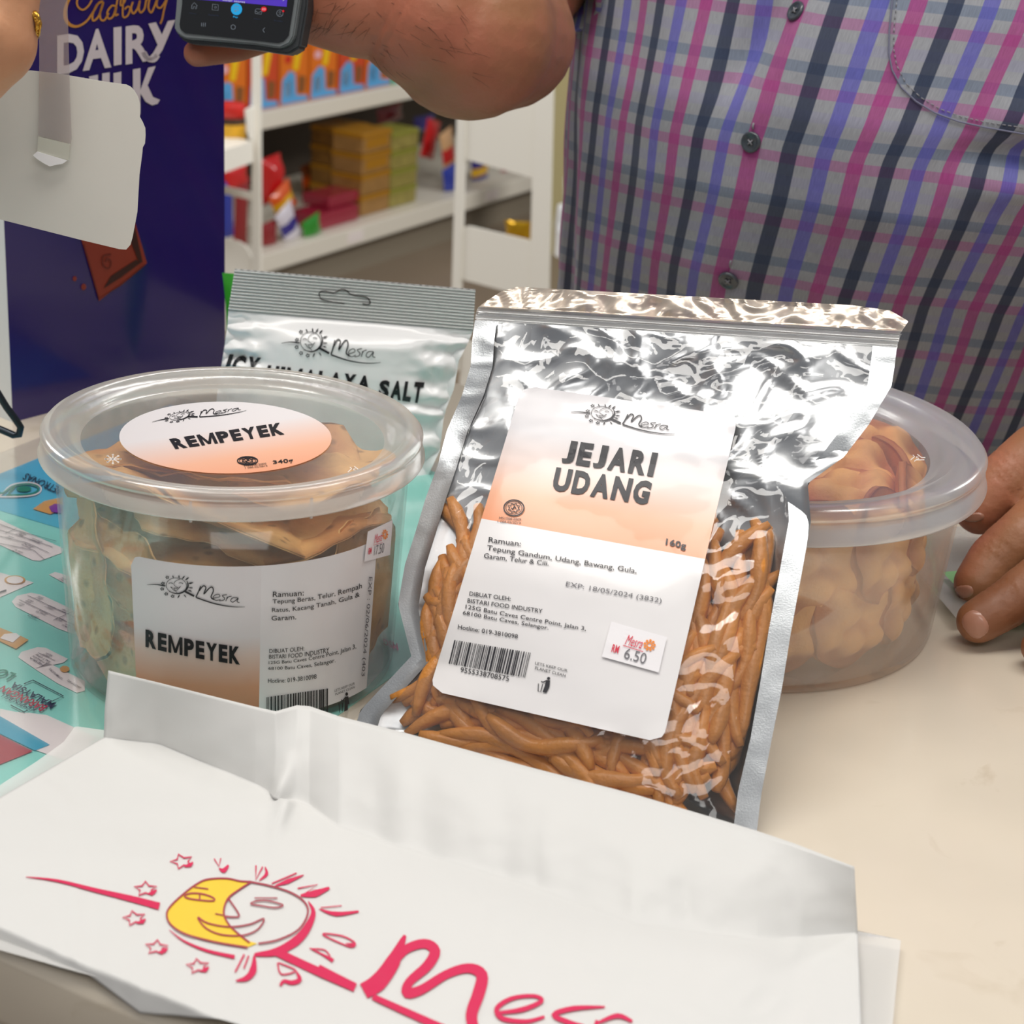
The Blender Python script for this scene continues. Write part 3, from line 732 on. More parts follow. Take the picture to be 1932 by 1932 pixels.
def lid_prof(R, z, ri, s=1.):
    """z = height of the rim bead; ri = radius of the sunken panel"""
    return [(0, z - .0052 * s), (ri - .003 * s, z - .0052 * s), (ri, z - .0042 * s), (ri + .003 * s, z - .001 * s), (ri + .0048 * s, z - .0016 * s), (ri + .0065 * s, z + .0006 * s), (R - .005 * s, z + .0014 * s), (R - .0018 * s, z + .0008 * s),
            (R, z - .0012 * s), (R - .0004 * s, z - .003 * s), (R - .0012 * s, z - .0036 * s), (R - .0004 * s, z - .0044 * s), (R + .0003 * s, z - .0085 * s), (R + .0012 * s, z - .0108 * s), (R + .001 * s, z - .0114 * s), (R - .0004 * s, z - .0104 * s), (R - .0016 * s, z - .006 * s)]


T1 = Vector((-.127, .784, 0)); R1, H1 = .085, .1145; t1r, t1b = .0795, .0752
T2 = Vector((.118, .877, 0)); R2, H2 = .1145, .0975; t2r, t2b = .1065, .1005
tub1 = thing('round_tub', 'clear round plastic tub of peanut crackers with an oval peach label on its lid', 'tub', T1)
MB().lathe(body_prof(t1r, t1b, H1 - .009), T1, 128).build('tub_body', mat_film('clear_tub', 'f0e8da', .08, .02, .08), tub1)
LP1 = lid_prof(R1, H1, .0705)
lid1 = MB().lathe(LP1[1:], T1, 160).build('lid', mat_film('milky_lid', 'f4efe8', .56, .02, .2, bump=.12, bscale=90), tub1)
MB().lathe(LP1[:2], T1, 96).build('lid_panel', mat_film('lid_panel_clear', 'efe6da', .22, .03, .12), lid1)
for dx in (-.7, -.05, .55):                            # small moulded ribs under the rim
    a = -pi / 2 + dx; c = T1 + Vector((cos(a), sin(a), 0)) * (R1 - .0012)
    MB().tube([c + Vector((0, 0, H1 - .004)), c + Vector((0, 0, H1 - .013))], .0007, 6).build('lid_rib', mat('rib_white', 'e6e2de', .3, alpha=.6), lid1)
tub2 = thing('round_tub', 'wide shallow milky plastic tub of round shell cookies held by a hand', 'tub', T2)
MB().lathe(body_prof(t2r, t2b, H2 - .009), T2, 128).build('tub_body', mat_film('milky_tub', 'f4e8d8', .13, .02, .14), tub2)
LP2 = lid_prof(R2, H2, .0915, 1.35)
lid2 = MB().lathe(LP2[1:], T2, 160).build('lid', mat_film('milky_lid_two', 'eef1f6', .5, .02, .22), tub2)
MB().lathe(LP2[:2], T2, 96).build('lid_panel', mat_film('lid_panel_two', 'e6dfe0', .2, .02, .16), lid2)
# moulded recycling mark and fork mark on the lids
EM = mat('moulded_mark', 'efe9e4', .3)
for c, o, zz in (((1731, 864), lid2, H2 - .0068), ((669, 887), lid1, H1 - .0049)):
    pr = Print(); s_ = 1.
    for k in range(3): a = k * 2 * pi / 3 + .5; pr.stroke([(c[0] + 15 * cos(a), c[1] + 7 * sin(a)), (c[0] + 8 * cos(a + 1.4), c[1] + 4 * sin(a + 1.4)), (c[0] + 15 * cos(a + 1.5), c[1] + 7 * sin(a + 1.5))], 1.6, n=1)
    pr.text('5', [(c[0] - 3, c[1] - 3), (c[0] + 3, c[1] - 3), (c[0] + 3, c[1] + 3), (c[0] - 3, c[1] + 3)]); pr.lay('recycling_mark', Tz(zz), EM, o)
c = (213, 866); pr = Print()
for k in range(8): a = k * pi / 4; pr.stroke([c, (c[0] + 15 * cos(a), c[1] + 8 * sin(a))], 1.6, n=1); pr.disc((c[0] + 14 * cos(a), c[1] + 8 * sin(a)), 2.4, 1.6, 6)
pr.lay('snowflake_mark', Tz(H1 - .0049), EM, lid1)

# lid label of tub 1
zl = H1 - .0048
lc = atz(427, 822, zl); lr = (atz(625, 832, zl) - atz(228, 812, zl)).length / 2
fw_ = atz(427, 892, zl); bk_ = atz(420, 752, zl); lry = (fw_ - bk_).length / 2
ld = atz(322, 845, zl) - atz(536, 812, zl); ang = atan2(-ld.y, -ld.x)          # text direction on the lid
V = [lc]; UV = [(.5, .5)]; F = []
lu = Vector((cos(ang), sin(ang), 0)); lv_ = Vector((-sin(ang), cos(ang), 0))
for k in range(72):
    a = 2 * pi * k / 72; p = Vector((lc.x + lr * cos(a), lc.y + min(lry, lr) * sin(a), zl)); V.append(p); UV.append((.5, .5 + (p - lc).dot(lv_) / lr / 2)); F.append((0, k + 1, (k + 1) % 72 + 1))
lab1 = mesh('lid_label', V, F, mat_ramp('lid_label_print', [(0, 'f2a884'), (.22, 'f5bb9c'), (.45, 'efd6cc'), (.6, 'ece6e6'), (1, 'ebe7e8')]), tub1, False, UV)
LZ = Tz(zl + .0003)
pr = Print(); small_logo(pr, ((287, 796), (465, 774), (339, 775))); pr.heading('REMPEYEK', [(319, 828), (530, 797), (537, 819), (331, 847)])
halal(pr, (467, 869), 19, 7.5); pr.text('340g', [(514, 869), (552, 864), (554, 874), (516, 877)], .02)
pr.text('MS1500:2009', [(460, 877), (502, 873), (503, 876), (461, 880)]); pr.text('1 088-02/2019', [(462, 881), (504, 877), (505, 880), (463, 884)])
pr.lay('label_print', LZ, INK, lab1)


def conepx(T, rb, rt, ht, off=0.):
    def g(x, y):
        v = ray(x, y); r = (rb + rt) / 2
        for _ in range(8):
            ox, oy = CAM.x - T.x, CAM.y - T.y; A = v.x ** 2 + v.y ** 2; B = ox * v.x + oy * v.y; C_ = ox * ox + oy * oy - (r + off) ** 2
            d = max(B * B - A * C_, 0); t = (-B - sqrt(d)) / A; z = CAM.z + v.z * t; r = rb + (rt - rb) * z / ht
        return CAM + v * t
    return g


# side label of tub 1
S1 = conepx(T1, t1b, t1r, H1 - .009, .0006)
def th(p): return atan2(p.y - T1.y, p.x - T1.x)
aL = th(S1(251, 1150)); aR = th(S1(706, 1100)); aM = th(S1(490, 1260)); zT = S1(500, 1067).z; zB = .006


def rad1(z, o=.0006): return t1b + (t1r - t1b) * z / (H1 - .009) + o


def sidelabel(name, a0, a1, m, parent, rl=False):
    V = []; F = []; UV = []; n = 28; k = 14
    for j in range(k + 1):
        for i in range(n + 1):
            a = a0 + (a1 - a0) * i / n; z = zB + (zT - zB) * j / k
            if rl:                                    # rounded top-left corner
                dx = (a - a0) * rad1(z); rc = .005
                if dx < rc: z = min(z, zT - rc + sqrt(max(rc * rc - (rc - dx) ** 2, 0)))
            V.append((T1.x + rad1(z) * cos(a), T1.y + rad1(z) * sin(a), z)); UV.append((i / n, (z - zB) / (zT - zB)))
    for j in range(k):
        for i in range(n): q = j * (n + 1) + i; F.append((q, q + 1, q + n + 2, q + n + 1))
    return mesh(name, V, F, m, parent, True, UV)


slb = sidelabel('side_label', aM, aR, PAPER, tub1)
slb['label'] = 'white ingredient half of the side label'
slc = sidelabel('side_label', aL, aM, mat_ramp('side_label_print', [(0, 'c07a54'), (.22, 'd69a78'), (.42, 'e3cabd'), (.55, 'e4dfdf'), (1, 'e6e2e2')]), tub1, True)
slc['label'] = 'peach product half of the side label'
S1b = conepx(T1, t1b, t1r, H1 - .009, .0011)
s_ = 520 / 1932
Q = lambda p: [(240 + x * s_, 1020 + y * s_) for x, y in p]
pr = Print(); small_logo(pr, Q([(140, 310), (825, 465), (365, 245)]))
pr.heading('REMPEYEK', Q([(128, 622), (790, 745), (790, 870), (128, 745)]), sag=3)
pr.lay('heading_print', S1b, INK, slc, 25)
pr = Print()
for t, q in (('Ramuan:', [(1022, 358), (1238, 345), (1238, 385), (1020, 395)]), ('Tepung Beras, Telur, Rempah', [(1020, 412), (1645, 295), (1645, 345), (1020, 450)]),
             ('Ratus, Kacang Tanah, Gula &', [(1015, 472), (1630, 358), (1630, 402), (1015, 510)]), ('Garam.', [(1012, 528), (1185, 515), (1185, 552), (1012, 560)]),
             ('DIBUAT OLEH:', [(997, 760), (1242, 740), (1242, 770), (997, 788)]), ('BISTARI FOOD INDUSTRY', [(995, 800), (1418, 748), (1416, 782), (995, 828)]),
             ('125G Batu Caves Centre Point, Jalan 3,', [(992, 845), (1605, 722), (1605, 765), (992, 872)]), ('68100 Batu Caves, Selangor.', [(990, 885), (1460, 822), (1460, 862), (990, 912)]),
             ('Hotline: 019-3810098', [(988, 968), (1327, 935), (1327, 968), (988, 998)])):
    pr.text(t, Q(q), .004, sag=(q[1][0] - q[0][0]) ** 2 / 640 ** 2 * 7.5)
barcode(pr, Q([(975, 1098), (1418, 1035), (1418, 1230), (975, 1290)]))
pr.text('LETS KEEP OUR', Q([(1455, 1045), (1595, 992), (1595, 1008), (1455, 1062)])); pr.text('PLANET CLEAN', Q([(1460, 1070), (1595, 1018), (1595, 1034), (1460, 1086)]))
tidyman(pr, quadmap(Q([(1480, 1072), (1575, 1060), (1575, 1200), (1480, 1210)])))
pr.lay('ingredients_print', S1b, INK, slb, 25)
pr = Print(); pr.text('EXP : 02/06/2024 (403', Q([(1720, 255), (1665, 950), (1635, 950), (1688, 255)])); pr.lay('expiry_print', S1b, GREYINK, slb, 25)


def sticker(name, parent, q, F0, F1, price, m=None, dark=GREYINK):
    o = Print().poly(q).lay(name, F0, mat('sticker_paper', 'f1eef0', .5), parent, 14)
    g = quadmap(q); G4 = lambda a, b, c, d: [g(a, d), g(c, d), g(c, b), g(a, b)]
    pr = Print(); pr.text('RM', G4(.13, .2, .25, .42), .02); pr.text('Mesra', G4(.32, .5, .62, .78), .0, .4); pr.stroke([g(.3, .46), g(.66, .44)], g.r[0] * .012, n=1); pr.lay('red_print', F1, REDINK, o, 14)
    pr = Print(); c = g(.74, .66); rx, ry = g.r[0] * .085, g.r[1] * .13
    for k in range(9): a = k * 2 * pi / 9; pr.disc((c[0] + rx * cos(a), c[1] + ry * sin(a)), rx * .3, ry * .3, 6)
    pr.ring(c, rx * .55, ry * .55, rx * .3, 12); pr.lay('orange_print', F1, ORINK, o, 14)
    pr = Print(); pr.text(price, G4(.36, .12, .74, .42)); pr.lay('price_print', F1, dark, o, 14)
    return o


S1c = conepx(T1, t1b, t1r, H1 - .009, .0014); S1d = conepx(T1, t1b, t1r, H1 - .009, .0018)
st = sticker('price_sticker', tub1, [(694, 1003), (741, 981), (736, 1047), (687, 1060)], S1c, S1d, '17.50'); st['label'] = 'small white price sticker'

# crackers in tub 1
CRK = mat('cracker', 'f6c27c', .6, bump=.5, bscale=500, var=.16, vscale=60)
nt = CRK.node_tree; b = nt.nodes['Principled BSDF']; N = nt.nodes.new; L = nt.links.new
tc = N('ShaderNodeTexCoord'); vo = N('ShaderNodeTexVoronoi'); vo.inputs['Scale'].default_value = 95; vo.inputs['Randomness'].default_value = 1; L(tc.outputs['Object'], vo.inputs['Vector'])
cr = N('ShaderNodeValToRGB'); cr.color_ramp.elements[0].position = .12; cr.color_ramp.elements[1].position = .26; cr.color_ramp.elements[0].color = lin('7a6046'); cr.color_ramp.elements[1].color = (1, 1, 1, 1); L(vo.outputs['Distance'], cr.inputs[0])
n2 = N('ShaderNodeTexNoise'); n2.inputs['Scale'].default_value = 24; L(tc.outputs['Object'], n2.inputs['Vector']); cr2 = N('ShaderNodeValToRGB'); cr2.color_ramp.elements[0].position = .52; cr2.color_ramp.elements[1].position = .64
cr2.color_ramp.elements[0].color = (1, 1, 1, 1); cr2.color_ramp.elements[1].color = lin('d09a80'); L(n2.outputs['Fac'], cr2.inputs[0])
m1 = N('ShaderNodeMix'); m1.data_type = 'RGBA'; m1.blend_type = 'MULTIPLY'; m1.inputs[0].default_value = .6; m2 = N('ShaderNodeMix'); m2.data_type = 'RGBA'; m2.blend_type = 'MULTIPLY'; m2.inputs[0].default_value = .6
src = b.inputs['Base Color'].links[0].from_socket; L(src, m1.inputs[6]); L(cr.outputs[0], m1.inputs[7]); L(m1.outputs[2], m2.inputs[6]); L(cr2.outputs[0], m2.inputs[7]); L(m2.outputs[2], b.inputs['Base Color'])


def cracker(i, c, r, tilt, yaw, label, curl):
    rnd = random.Random(i); M = Matrix.Rotation(yaw, 3, 'Z') @ Matrix.Rotation(tilt, 3, 'X')
    V = []; n = 56; rings = 14; ph = rnd.random() * 6
    for side in (1, -1):
        for j in range(rings + 1):
            q = j / rings
            for k in range(n):
                a = 2 * pi * k / n; rr = r * q * (1 + .09 * sin(3 * a + ph) + .05 * sin(7 * a + ph * 2)) * (1 + (.02 * sin(19 * a) if j > 10 else 0))
                x, y = rr * cos(a), rr * sin(a) * .92
                z = curl * r * (q * q) * cos(2 * a + ph) + .0035 * noise.noise(Vector((x * 60, y * 60, i * 3.1))) + side * (.0013 if j < rings else .0004) * (1 + noise.noise(Vector((x * 150, y * 150, i))))
                p = M @ Vector((x, y, z)) + c
                zz = min(max(p.z, .0045), H1 - .0085)
                lim = t1b + (t1r - t1b) * zz / (H1 - .009) - .0035; d = sqrt((p.x) ** 2 + (p.y) ** 2)
                if d > lim: p.x *= lim / d; p.y *= lim / d
                p.z = zz; V.append(p + T1)
    F = []; K = (rings + 1) * n
    for s in (0, 1):
        for j in range(rings):
            for k in range(n):
                q = (s * K + j * n + k, s * K + j * n + (k + 1) % n, s * K + (j + 1) * n + (k + 1) % n, s * K + (j + 1) * n + k); F.append(q if s else q[::-1])
    for k in range(n): F.append((rings * n + k, rings * n + (k + 1) % n, K + rings * n + (k + 1) % n, K + rings * n + k))
    o = mesh('peanut_cracker', [p - T1 - c for p in V], F, CRK); o.location = T1 + c
    tag(o, label, 'cracker', 'peanut crackers in the clear tub'); return o


cl = [((0, .0, .016), .064, .12, 0, 'lowest peanut cracker in the tub'), ((.0, .01, .03), .066, .16, 1.2, 'second peanut cracker from the bottom of the tub'), ((.0, 0, .044), .066, -.14, 2, 'third peanut cracker from the bottom of the tub'),
      ((.0, -.004, .057), .068, .14, .4, 'fourth peanut cracker from the bottom, behind the side label'), ((0.004, -.006, .068), .068, .16, 3.6, 'fifth cracker from the bottom, just under the label top edge'),
      ((-.006, -.012, .079), .064, -.3, -.3, 'golden cracker with a curled edge across the front above the side label'), ((.018, -.016, .085), .056, .34, .5, 'cracker curling up at the front right below the lid rim'),
      ((-.022, -.014, .09), .05, -.28, -.9, 'cracker curling up at the front left below the lid rim'), ((.0, .02, .093), .058, .12, 2.4, 'speckled cracker lying under the back of the lid'),
      ((.03, .005, .097), .042, .1, 1., 'speckled top cracker under the right part of the lid'), ((-.036, .0, .097), .036, -.1, 0, 'top cracker under the left part of the lid')]
for i, (c, r, t_, y_, lab) in enumerate(cl): cracker(i, Vector(c), r, t_, y_, lab, .16 if 4 < i < 8 else .1)
for i, (a, lab) in enumerate(((-2.75, 'cracker standing on edge against the left wall of the tub'), (-2.3, 'mottled cracker standing on edge at the front left of the tub'), (-.35, 'cracker standing on edge at the right wall by the price sticker'))):
    c = Vector((cos(a) * .066, sin(a) * .066, .048)); cracker(30 + i, c, .04, pi / 2 - .06, a + pi / 2, lab, .06)

# cookies in tub 2
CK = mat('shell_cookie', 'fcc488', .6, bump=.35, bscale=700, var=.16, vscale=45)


nt = CK.node_tree; b = nt.nodes['Principled BSDF']; at = nt.nodes.new('ShaderNodeAttribute'); at.attribute_name = 'Bake'   # shade between the domes painted in: browner valleys, paler tops
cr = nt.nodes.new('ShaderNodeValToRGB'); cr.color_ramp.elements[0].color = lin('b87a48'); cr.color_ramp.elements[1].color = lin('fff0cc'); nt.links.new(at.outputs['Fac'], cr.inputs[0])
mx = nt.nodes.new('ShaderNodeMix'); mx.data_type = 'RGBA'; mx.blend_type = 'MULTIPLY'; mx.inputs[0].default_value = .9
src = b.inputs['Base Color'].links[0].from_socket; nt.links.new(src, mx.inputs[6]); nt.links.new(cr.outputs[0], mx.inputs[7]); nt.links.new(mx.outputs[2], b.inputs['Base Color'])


def cookie_mesh(seed):
    rnd = random.Random(seed); r = .0285; n = 48; rings = 16; V = []; K = (rings + 1) * n
    bumps = [(-.008, 0.0), (.010, .001), (-.001, .0145), (.001, -.0145), (-.018, .010), (.018, .011), (-.017, -.012), (.018, -.011)]
    for side in (1, -1):
        for j in range(rings + 1):
            q = j / rings
            for k in range(n):
                a = 2 * pi * k / n; rr = r * q * (1 + .02 * sin(6 * a + seed)); x, y = rr * cos(a), rr * sin(a)
                z = .0035 * (1 - q ** 3) * side + (.001 * side)
                if side == 1:
                    for bx, by in bumps: z += .0062 * math.exp(-(((x - bx) ** 2 * .8 + (y - by) ** 2 * 1.3) / (.0078 ** 2)) ** 1.6)
                    z += .0015 * q ** 6 + .0006 * noise.noise(Vector((x * 180, y * 180, seed)))
                V.append((x, y, z))
    F = []
    for s in (0, 1):
        for j in range(rings):
            for k in range(n):
                q = (s * K + j * n + k, s * K + j * n + (k + 1) % n, s * K + (j + 1) * n + (k + 1) % n, s * K + (j + 1) * n + k); F.append(q if s else q[::-1])
    for k in range(n): F.append((rings * n + k, rings * n + (k + 1) % n, K + rings * n + (k + 1) % n, K + rings * n + k))
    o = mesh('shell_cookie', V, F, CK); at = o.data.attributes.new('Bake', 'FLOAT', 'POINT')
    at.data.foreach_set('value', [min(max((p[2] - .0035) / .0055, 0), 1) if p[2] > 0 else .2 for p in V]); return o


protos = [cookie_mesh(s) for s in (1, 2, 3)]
used = set()


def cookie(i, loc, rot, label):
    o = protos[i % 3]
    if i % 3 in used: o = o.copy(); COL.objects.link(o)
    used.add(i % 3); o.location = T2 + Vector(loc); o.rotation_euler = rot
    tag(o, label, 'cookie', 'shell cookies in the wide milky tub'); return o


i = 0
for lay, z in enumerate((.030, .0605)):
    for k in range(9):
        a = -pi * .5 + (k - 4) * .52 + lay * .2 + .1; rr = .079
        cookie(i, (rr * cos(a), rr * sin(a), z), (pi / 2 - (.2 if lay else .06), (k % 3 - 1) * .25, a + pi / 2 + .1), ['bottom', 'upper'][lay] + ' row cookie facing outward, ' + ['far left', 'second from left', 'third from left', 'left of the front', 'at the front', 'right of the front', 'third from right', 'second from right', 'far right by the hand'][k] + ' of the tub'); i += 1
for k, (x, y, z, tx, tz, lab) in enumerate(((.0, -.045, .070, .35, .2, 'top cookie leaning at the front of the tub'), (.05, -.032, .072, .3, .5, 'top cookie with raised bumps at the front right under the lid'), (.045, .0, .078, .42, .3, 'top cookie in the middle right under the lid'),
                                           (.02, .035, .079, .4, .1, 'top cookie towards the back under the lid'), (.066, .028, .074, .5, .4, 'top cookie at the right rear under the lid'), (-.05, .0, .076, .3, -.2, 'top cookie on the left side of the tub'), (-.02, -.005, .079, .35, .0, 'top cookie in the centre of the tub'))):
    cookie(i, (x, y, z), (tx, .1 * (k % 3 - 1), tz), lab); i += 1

# ================================================================= SALT CRACKER BAG (white foil pouch behind the clear tub)
lean = radians(9); SN = Vector((-.02, -cos(lean), sin(lean))).normalized(); SP0 = atz(600, 852, 0.0)
SP0.y = 1.035; SP0.x = -.09


def rows_lookup(rows):
    Ls = np.array([r[0] for r in rows], float); Rs = np.array([r[1] for r in rows], float); n = len(rows)
    def at(t):
        t = min(max(t, 0), n - 1.0001); i = int(t); f = t - i; return Ls[i] * (1 - f) + Ls[i + 1] * f, Rs[i] * (1 - f) + Rs[i + 1] * f
    def inv(x, y):
        lo, hi = 0, n - 1.0001                        # rows go from bottom to top
        for _ in range(18):
            t = (lo + hi) / 2; L, R = at(t); c = (R[0] - L[0]) * (y - L[1]) - (R[1] - L[1]) * (x - L[0])
            if c > 0: hi = t
            else: lo = t
        L, R = at(t); return ((x - L[0]) * (R[0] - L[0]) + (y - L[1]) * (R[1] - L[1])) / ((R[0] - L[0]) ** 2 + (R[1] - L[1]) ** 2), t
    return at, inv


def sm(a, b, x): x = min(max((x - a) / (b - a), 0), 1); return x * x * (3 - 2 * x)


def nz(x, y, s, k=0.): return noise.noise(Vector((x / s, y / s, k)))


def ridge(x, y, s, k=0.): return 1 - abs(noise.noise(Vector((x / s, y / s, k)))) * 2.2


srows = [((392, 1000), (800, 1000)), ((398, 900), (806, 900)), ((404, 800), (830, 850)), ((410, 740), (836, 795)), ((416, 700), (842, 770)), ((420, 675), (856, 735)), ((424, 650), (866, 680)),
         ((429, 615), (884, 645)), ((431, 584), (893, 622)), ((437, 545), (895, 583)), ((443, 507), (897, 546))]
sat, sinv = rows_lookup(srows)


def sD(x, y):
    s, t = sinv(x, y)
    if t > 8: return .0
    e = max(0, sin(pi * min(max(s, 0), 1))) ** .55
    b = .012 * e * sm(8, 6.2, t) * (1 - .55 * sm(2.5, 0, t))
    c = .0022 * (ridge(x, y, 60, 3) - .6) + .0012 * (ridge(x, y, 26, 9) - .6)
    edge = sm(.25, .05, s) + sm(.72, .97, s)
    b += c * (.12 + .9 * edge) * sm(8, 7.4, t) * 1.0
    b += -.004 * edge * (.5 + .5 * sin(t * 5.2)) * sm(8, 7, t)
    return b


def sF(off): return lambda x, y: atp(x, y, SP0 + SN * (sD(x, y) + off), SN)


FOILW = mat('white_foil_wrap', 'f2f2f2', .3, .0, coat=.25)
salt = thing('salt_cracker_bag', 'white foil snack bag with ridged grey header standing behind the clear cracker tub', 'bag', Vector((SP0.x, 1.035, 0)))


def gridsheet(name, at, t0, t1, nt_, ns, F, m, parent, s0=0., s1=1., back=None, uv=True):
    V = []; UV = []; FF = []
    for j in range(nt_ + 1):
        L, R = at(t0 + (t1 - t0) * j / nt_)
        for i in range(ns + 1):
            s = s0 + (s1 - s0) * i / ns; p = L + (R - L) * s; V.append(F(p[0], p[1])); UV.append((s, j / nt_))
    for j in range(nt_):
        for i in range(ns): q = j * (ns + 1) + i; FF.append((q, q + 1, q + ns + 2, q + ns + 1))
    return mesh(name, V, FF, m, parent, True, UV)


gridsheet('front_panel', sat, 0, 8, 110, 90, sF(0), FOILW, salt)
gridsheet('back_panel', sat, 0, 10, 40, 24, lambda x, y: atp(x, y, SP0 + SN * (-(sD(x, y) * .8) - .0012), SN), FOILW, salt)
HDR = mat('header_foil', 'c6c8c6', .28, .35)


def hF(x, y):
    s, t = sinv(x, y); return atp(x, y, SP0 + SN * (.0006 + .0005 * sin((t - 8) / 2 * 2 * pi * 13)), SN)


# header with a wavy cut edge
V = []; FF = []; UV = []; nt_, ns = 130, 70
for j in range(nt_ + 1):
    for i in range(ns + 1):
        s = i / ns; t = 7.93 + 2.07 * j / nt_; L, R = sat(t); p = L + (R - L) * s
        if j == nt_: p = p + np.array([0, 2.2 * (i % 2)])
        V.append(hF(*p)); UV.append((s, j / nt_))
for j in range(nt_):
    for i in range(ns): q = j * (ns + 1) + i; FF.append((q, q + 1, q + ns + 2, q + ns + 1))
hd = mesh('ridged_header', V, FF, HDR, salt, True, UV)
pr = Print(); pr.stroke([(650, 573), (612, 566), (604, 560), (603, 552), (612, 549), (630, 552), (644, 546), (654, 548), (664, 556), (690, 560), (698, 568), (696, 574), (684, 573)], [1.6, 2.4, 2.4], n=4)
pr.lay('hanger_cut', lambda x, y: hF(x, y) + SN * .0008, mat('cut_shadow', '4a4642', .6), hd)
s_ = 620 / 1932; Q = lambda p: [(380 + x * s_, 480 + y * s_) for x, y in p]
pr = Print(); small_logo(pr, Q([(470, 522), (1055, 635), (655, 435)]))
pr.heading('SALT', Q([(1050, 738), (1312, 752), (1290, 878), (1038, 838)])); pr.heading('HIMALAYA', Q([(392, 650), (998, 716), (984, 808), (360, 765)])); pr.heading('ICY', Q([(165, 586), (352, 608), (318, 722), (128, 700)]))
pr.lay('black_print', sF(.0009), INK, salt, 14)
slb_ = atz(780, 880, 0)

# green snack packet behind it
gp = Vector((-.1735, 1.16, .042)); pillow('green_packet', 'bright green packet just showing between the purple display and the white foil bag', 'packet', 3, 9, .046, .078, 0, .02, glossy('wrap_bright_green', '3fb52e'), P=gp, axes=(Vector((.9, -.1, 0)).normalized(), Vector((0, .1, 1)).normalized(), Vector((-.1, -1, .1)).normalized()), thick=.25)

# ================================================================= SHRIMP STICK POUCH
JN = Vector((-.25, -.70, .66)).normalized(); JP = atz(1425, 1580, .006)
jrows = [((655, 1420), (1424, 1600)), ((680, 1340), (1436, 1500)), ((776, 1238), (1455, 1400)), ((751, 1140), (1475, 1300)), ((764, 1065), (1492, 1195)), ((785, 1000), (1512, 1085)), ((803, 940), (1530, 985)),
         ((825, 880), (1524, 912)), ((843, 812), (1592, 862)), ((872, 745), (1640, 800)), ((888, 690), (1682, 728)), ((891, 640), (1688, 690)), ((896, 604), (1692, 655))]
jat, jinv = rows_lookup(jrows)


def jD(x, y):
    s, t = jinv(x, y); sc_ = min(max(s, 0), 1)
    fill = sm(7.5, 4, t); e = max(0, sin(pi * min(max((sc_ - .05) / .89, 0), 1))) ** .5
    D = -.007 + (.0125 * fill + .006 * sm(12, 7, t)) * e * sm(12.2, 10.5, t) * (1 - .4 * sm(1.5, 0, t))
    lab = labmask(x, y)
    xw, yw = x + 30 * nz(x, y, 120, 12), y * 1.5 + 30 * nz(x, y, 120, 14)
    cr = (.0034 * (ridge(xw, yw, 170, 1.5) - .55) + .0016 * (max(ridge(xw, yw, 75, 4.2), 0) ** 2.5 - .3) + .0006 * (max(ridge(x, y, 34, 8), 0) ** 3 - .2))
    edge = 1 if .06 < sc_ < .94 else .25
    D += cr * edge * (1 - .92 * lab) * (.45 + .75 * sm(5, 8, t)) * sm(12.4, 11, t)
    D += -.006 * math.exp(-((t - 7.) ** 2) / .8) * sm(.78, .96, sc_)         # kink of the right edge
    D += .004 * math.exp(-((x - 1100) ** 2) / 90000) * sm(8, 11, t) * (1 if t < 12 else 0) * .3
    return D


LQ = [(985, 727), (1393, 785), (1250, 1402), (810, 1302)]


def labmask(x, y):
    g = 1.
    for i in range(4):
        a = LQ[i]; b = LQ[(i + 1) % 4]; d = ((b[0] - a[0]) * (y - a[1]) - (b[1] - a[1]) * (x - a[0])) / sqrt((b[0] - a[0]) ** 2 + (b[1] - a[1]) ** 2); g = min(g, sm(-25, 15, d))
    return g


def onctr(p): p.z = max(p.z, .0012); return p


def jF(off): return lambda x, y: onctr(atp(x, y, JP + JN * (jD(x, y) + off), JN))


pouch = thing('snack_pouch', 'clear fronted silver zip pouch of orange shrimp sticks with a peach and white label', 'pouch', JP)
CLEAR = mat_film('clear_film', 'f4f4f6', .05, .05, .07, bump=.18, bscale=40)
FOIL = mat('silver_foil', 'c8cacc', .28, 1., bump=.1, bscale=30)
SEAL = mat('seal_foil', 'b2b5b8', .33, .9, bump=.08, bscale=1500)
gridsheet('front_film', jat, 0, 12, 150, 130, jF(0), CLEAR, pouch, .05, .945)


def jB(x, y):
    s, t = jinv(x, y); e = max(0, sin(pi * min(max(s, 0), 1))) ** .5
    d = -.0075 - .016 * e * sm(8, 3, t) - .004 * e * sm(12, 9, t) + (.0034 * (ridge(x, y * 1.4, 190, 21) - .5) + .0018 * (max(ridge(x, y * 1.3, 80, 27), 0) ** 2.5 - .3)) * e * (.4 + .8 * sm(5, 8, t))
    return onctr(atp(x, y, JP + JN * d, JN))


gridsheet('back_foil', jat, 0, 12, 120, 90, jB, FOIL, pouch)
gridsheet('side_seal', jat, 0, 12, 90, 4, jF(.0004), SEAL, pouch, 0, .052)
rs = gridsheet('side_seal', jat, 0, 12, 90, 5, jF(.0004), SEAL, pouch, .943, 1.0)
# zip band and crumpled top flap
zrows = [((896, 604), (1692, 655)), ((898, 590), (1694, 642)), ((902, 580), (1698, 630)), ((912, 572), (1714, 606)), ((945, 550), (1680, 586)), ((975, 541), (1610, 576))]
zat, zinv = rows_lookup(zrows)


def zF(x, y):
    s, t = zinv(x, y); return atp(x, y, JP + JN * (-.0066 + .0016 * (sin(t * 6.3) if t < 2.2 else 0) * .5 + (.003 * (ridge(x, y, 40, 31) - .5) if t > 2.2 else .0004 * ridge(x, y, 60, 2))), JN)


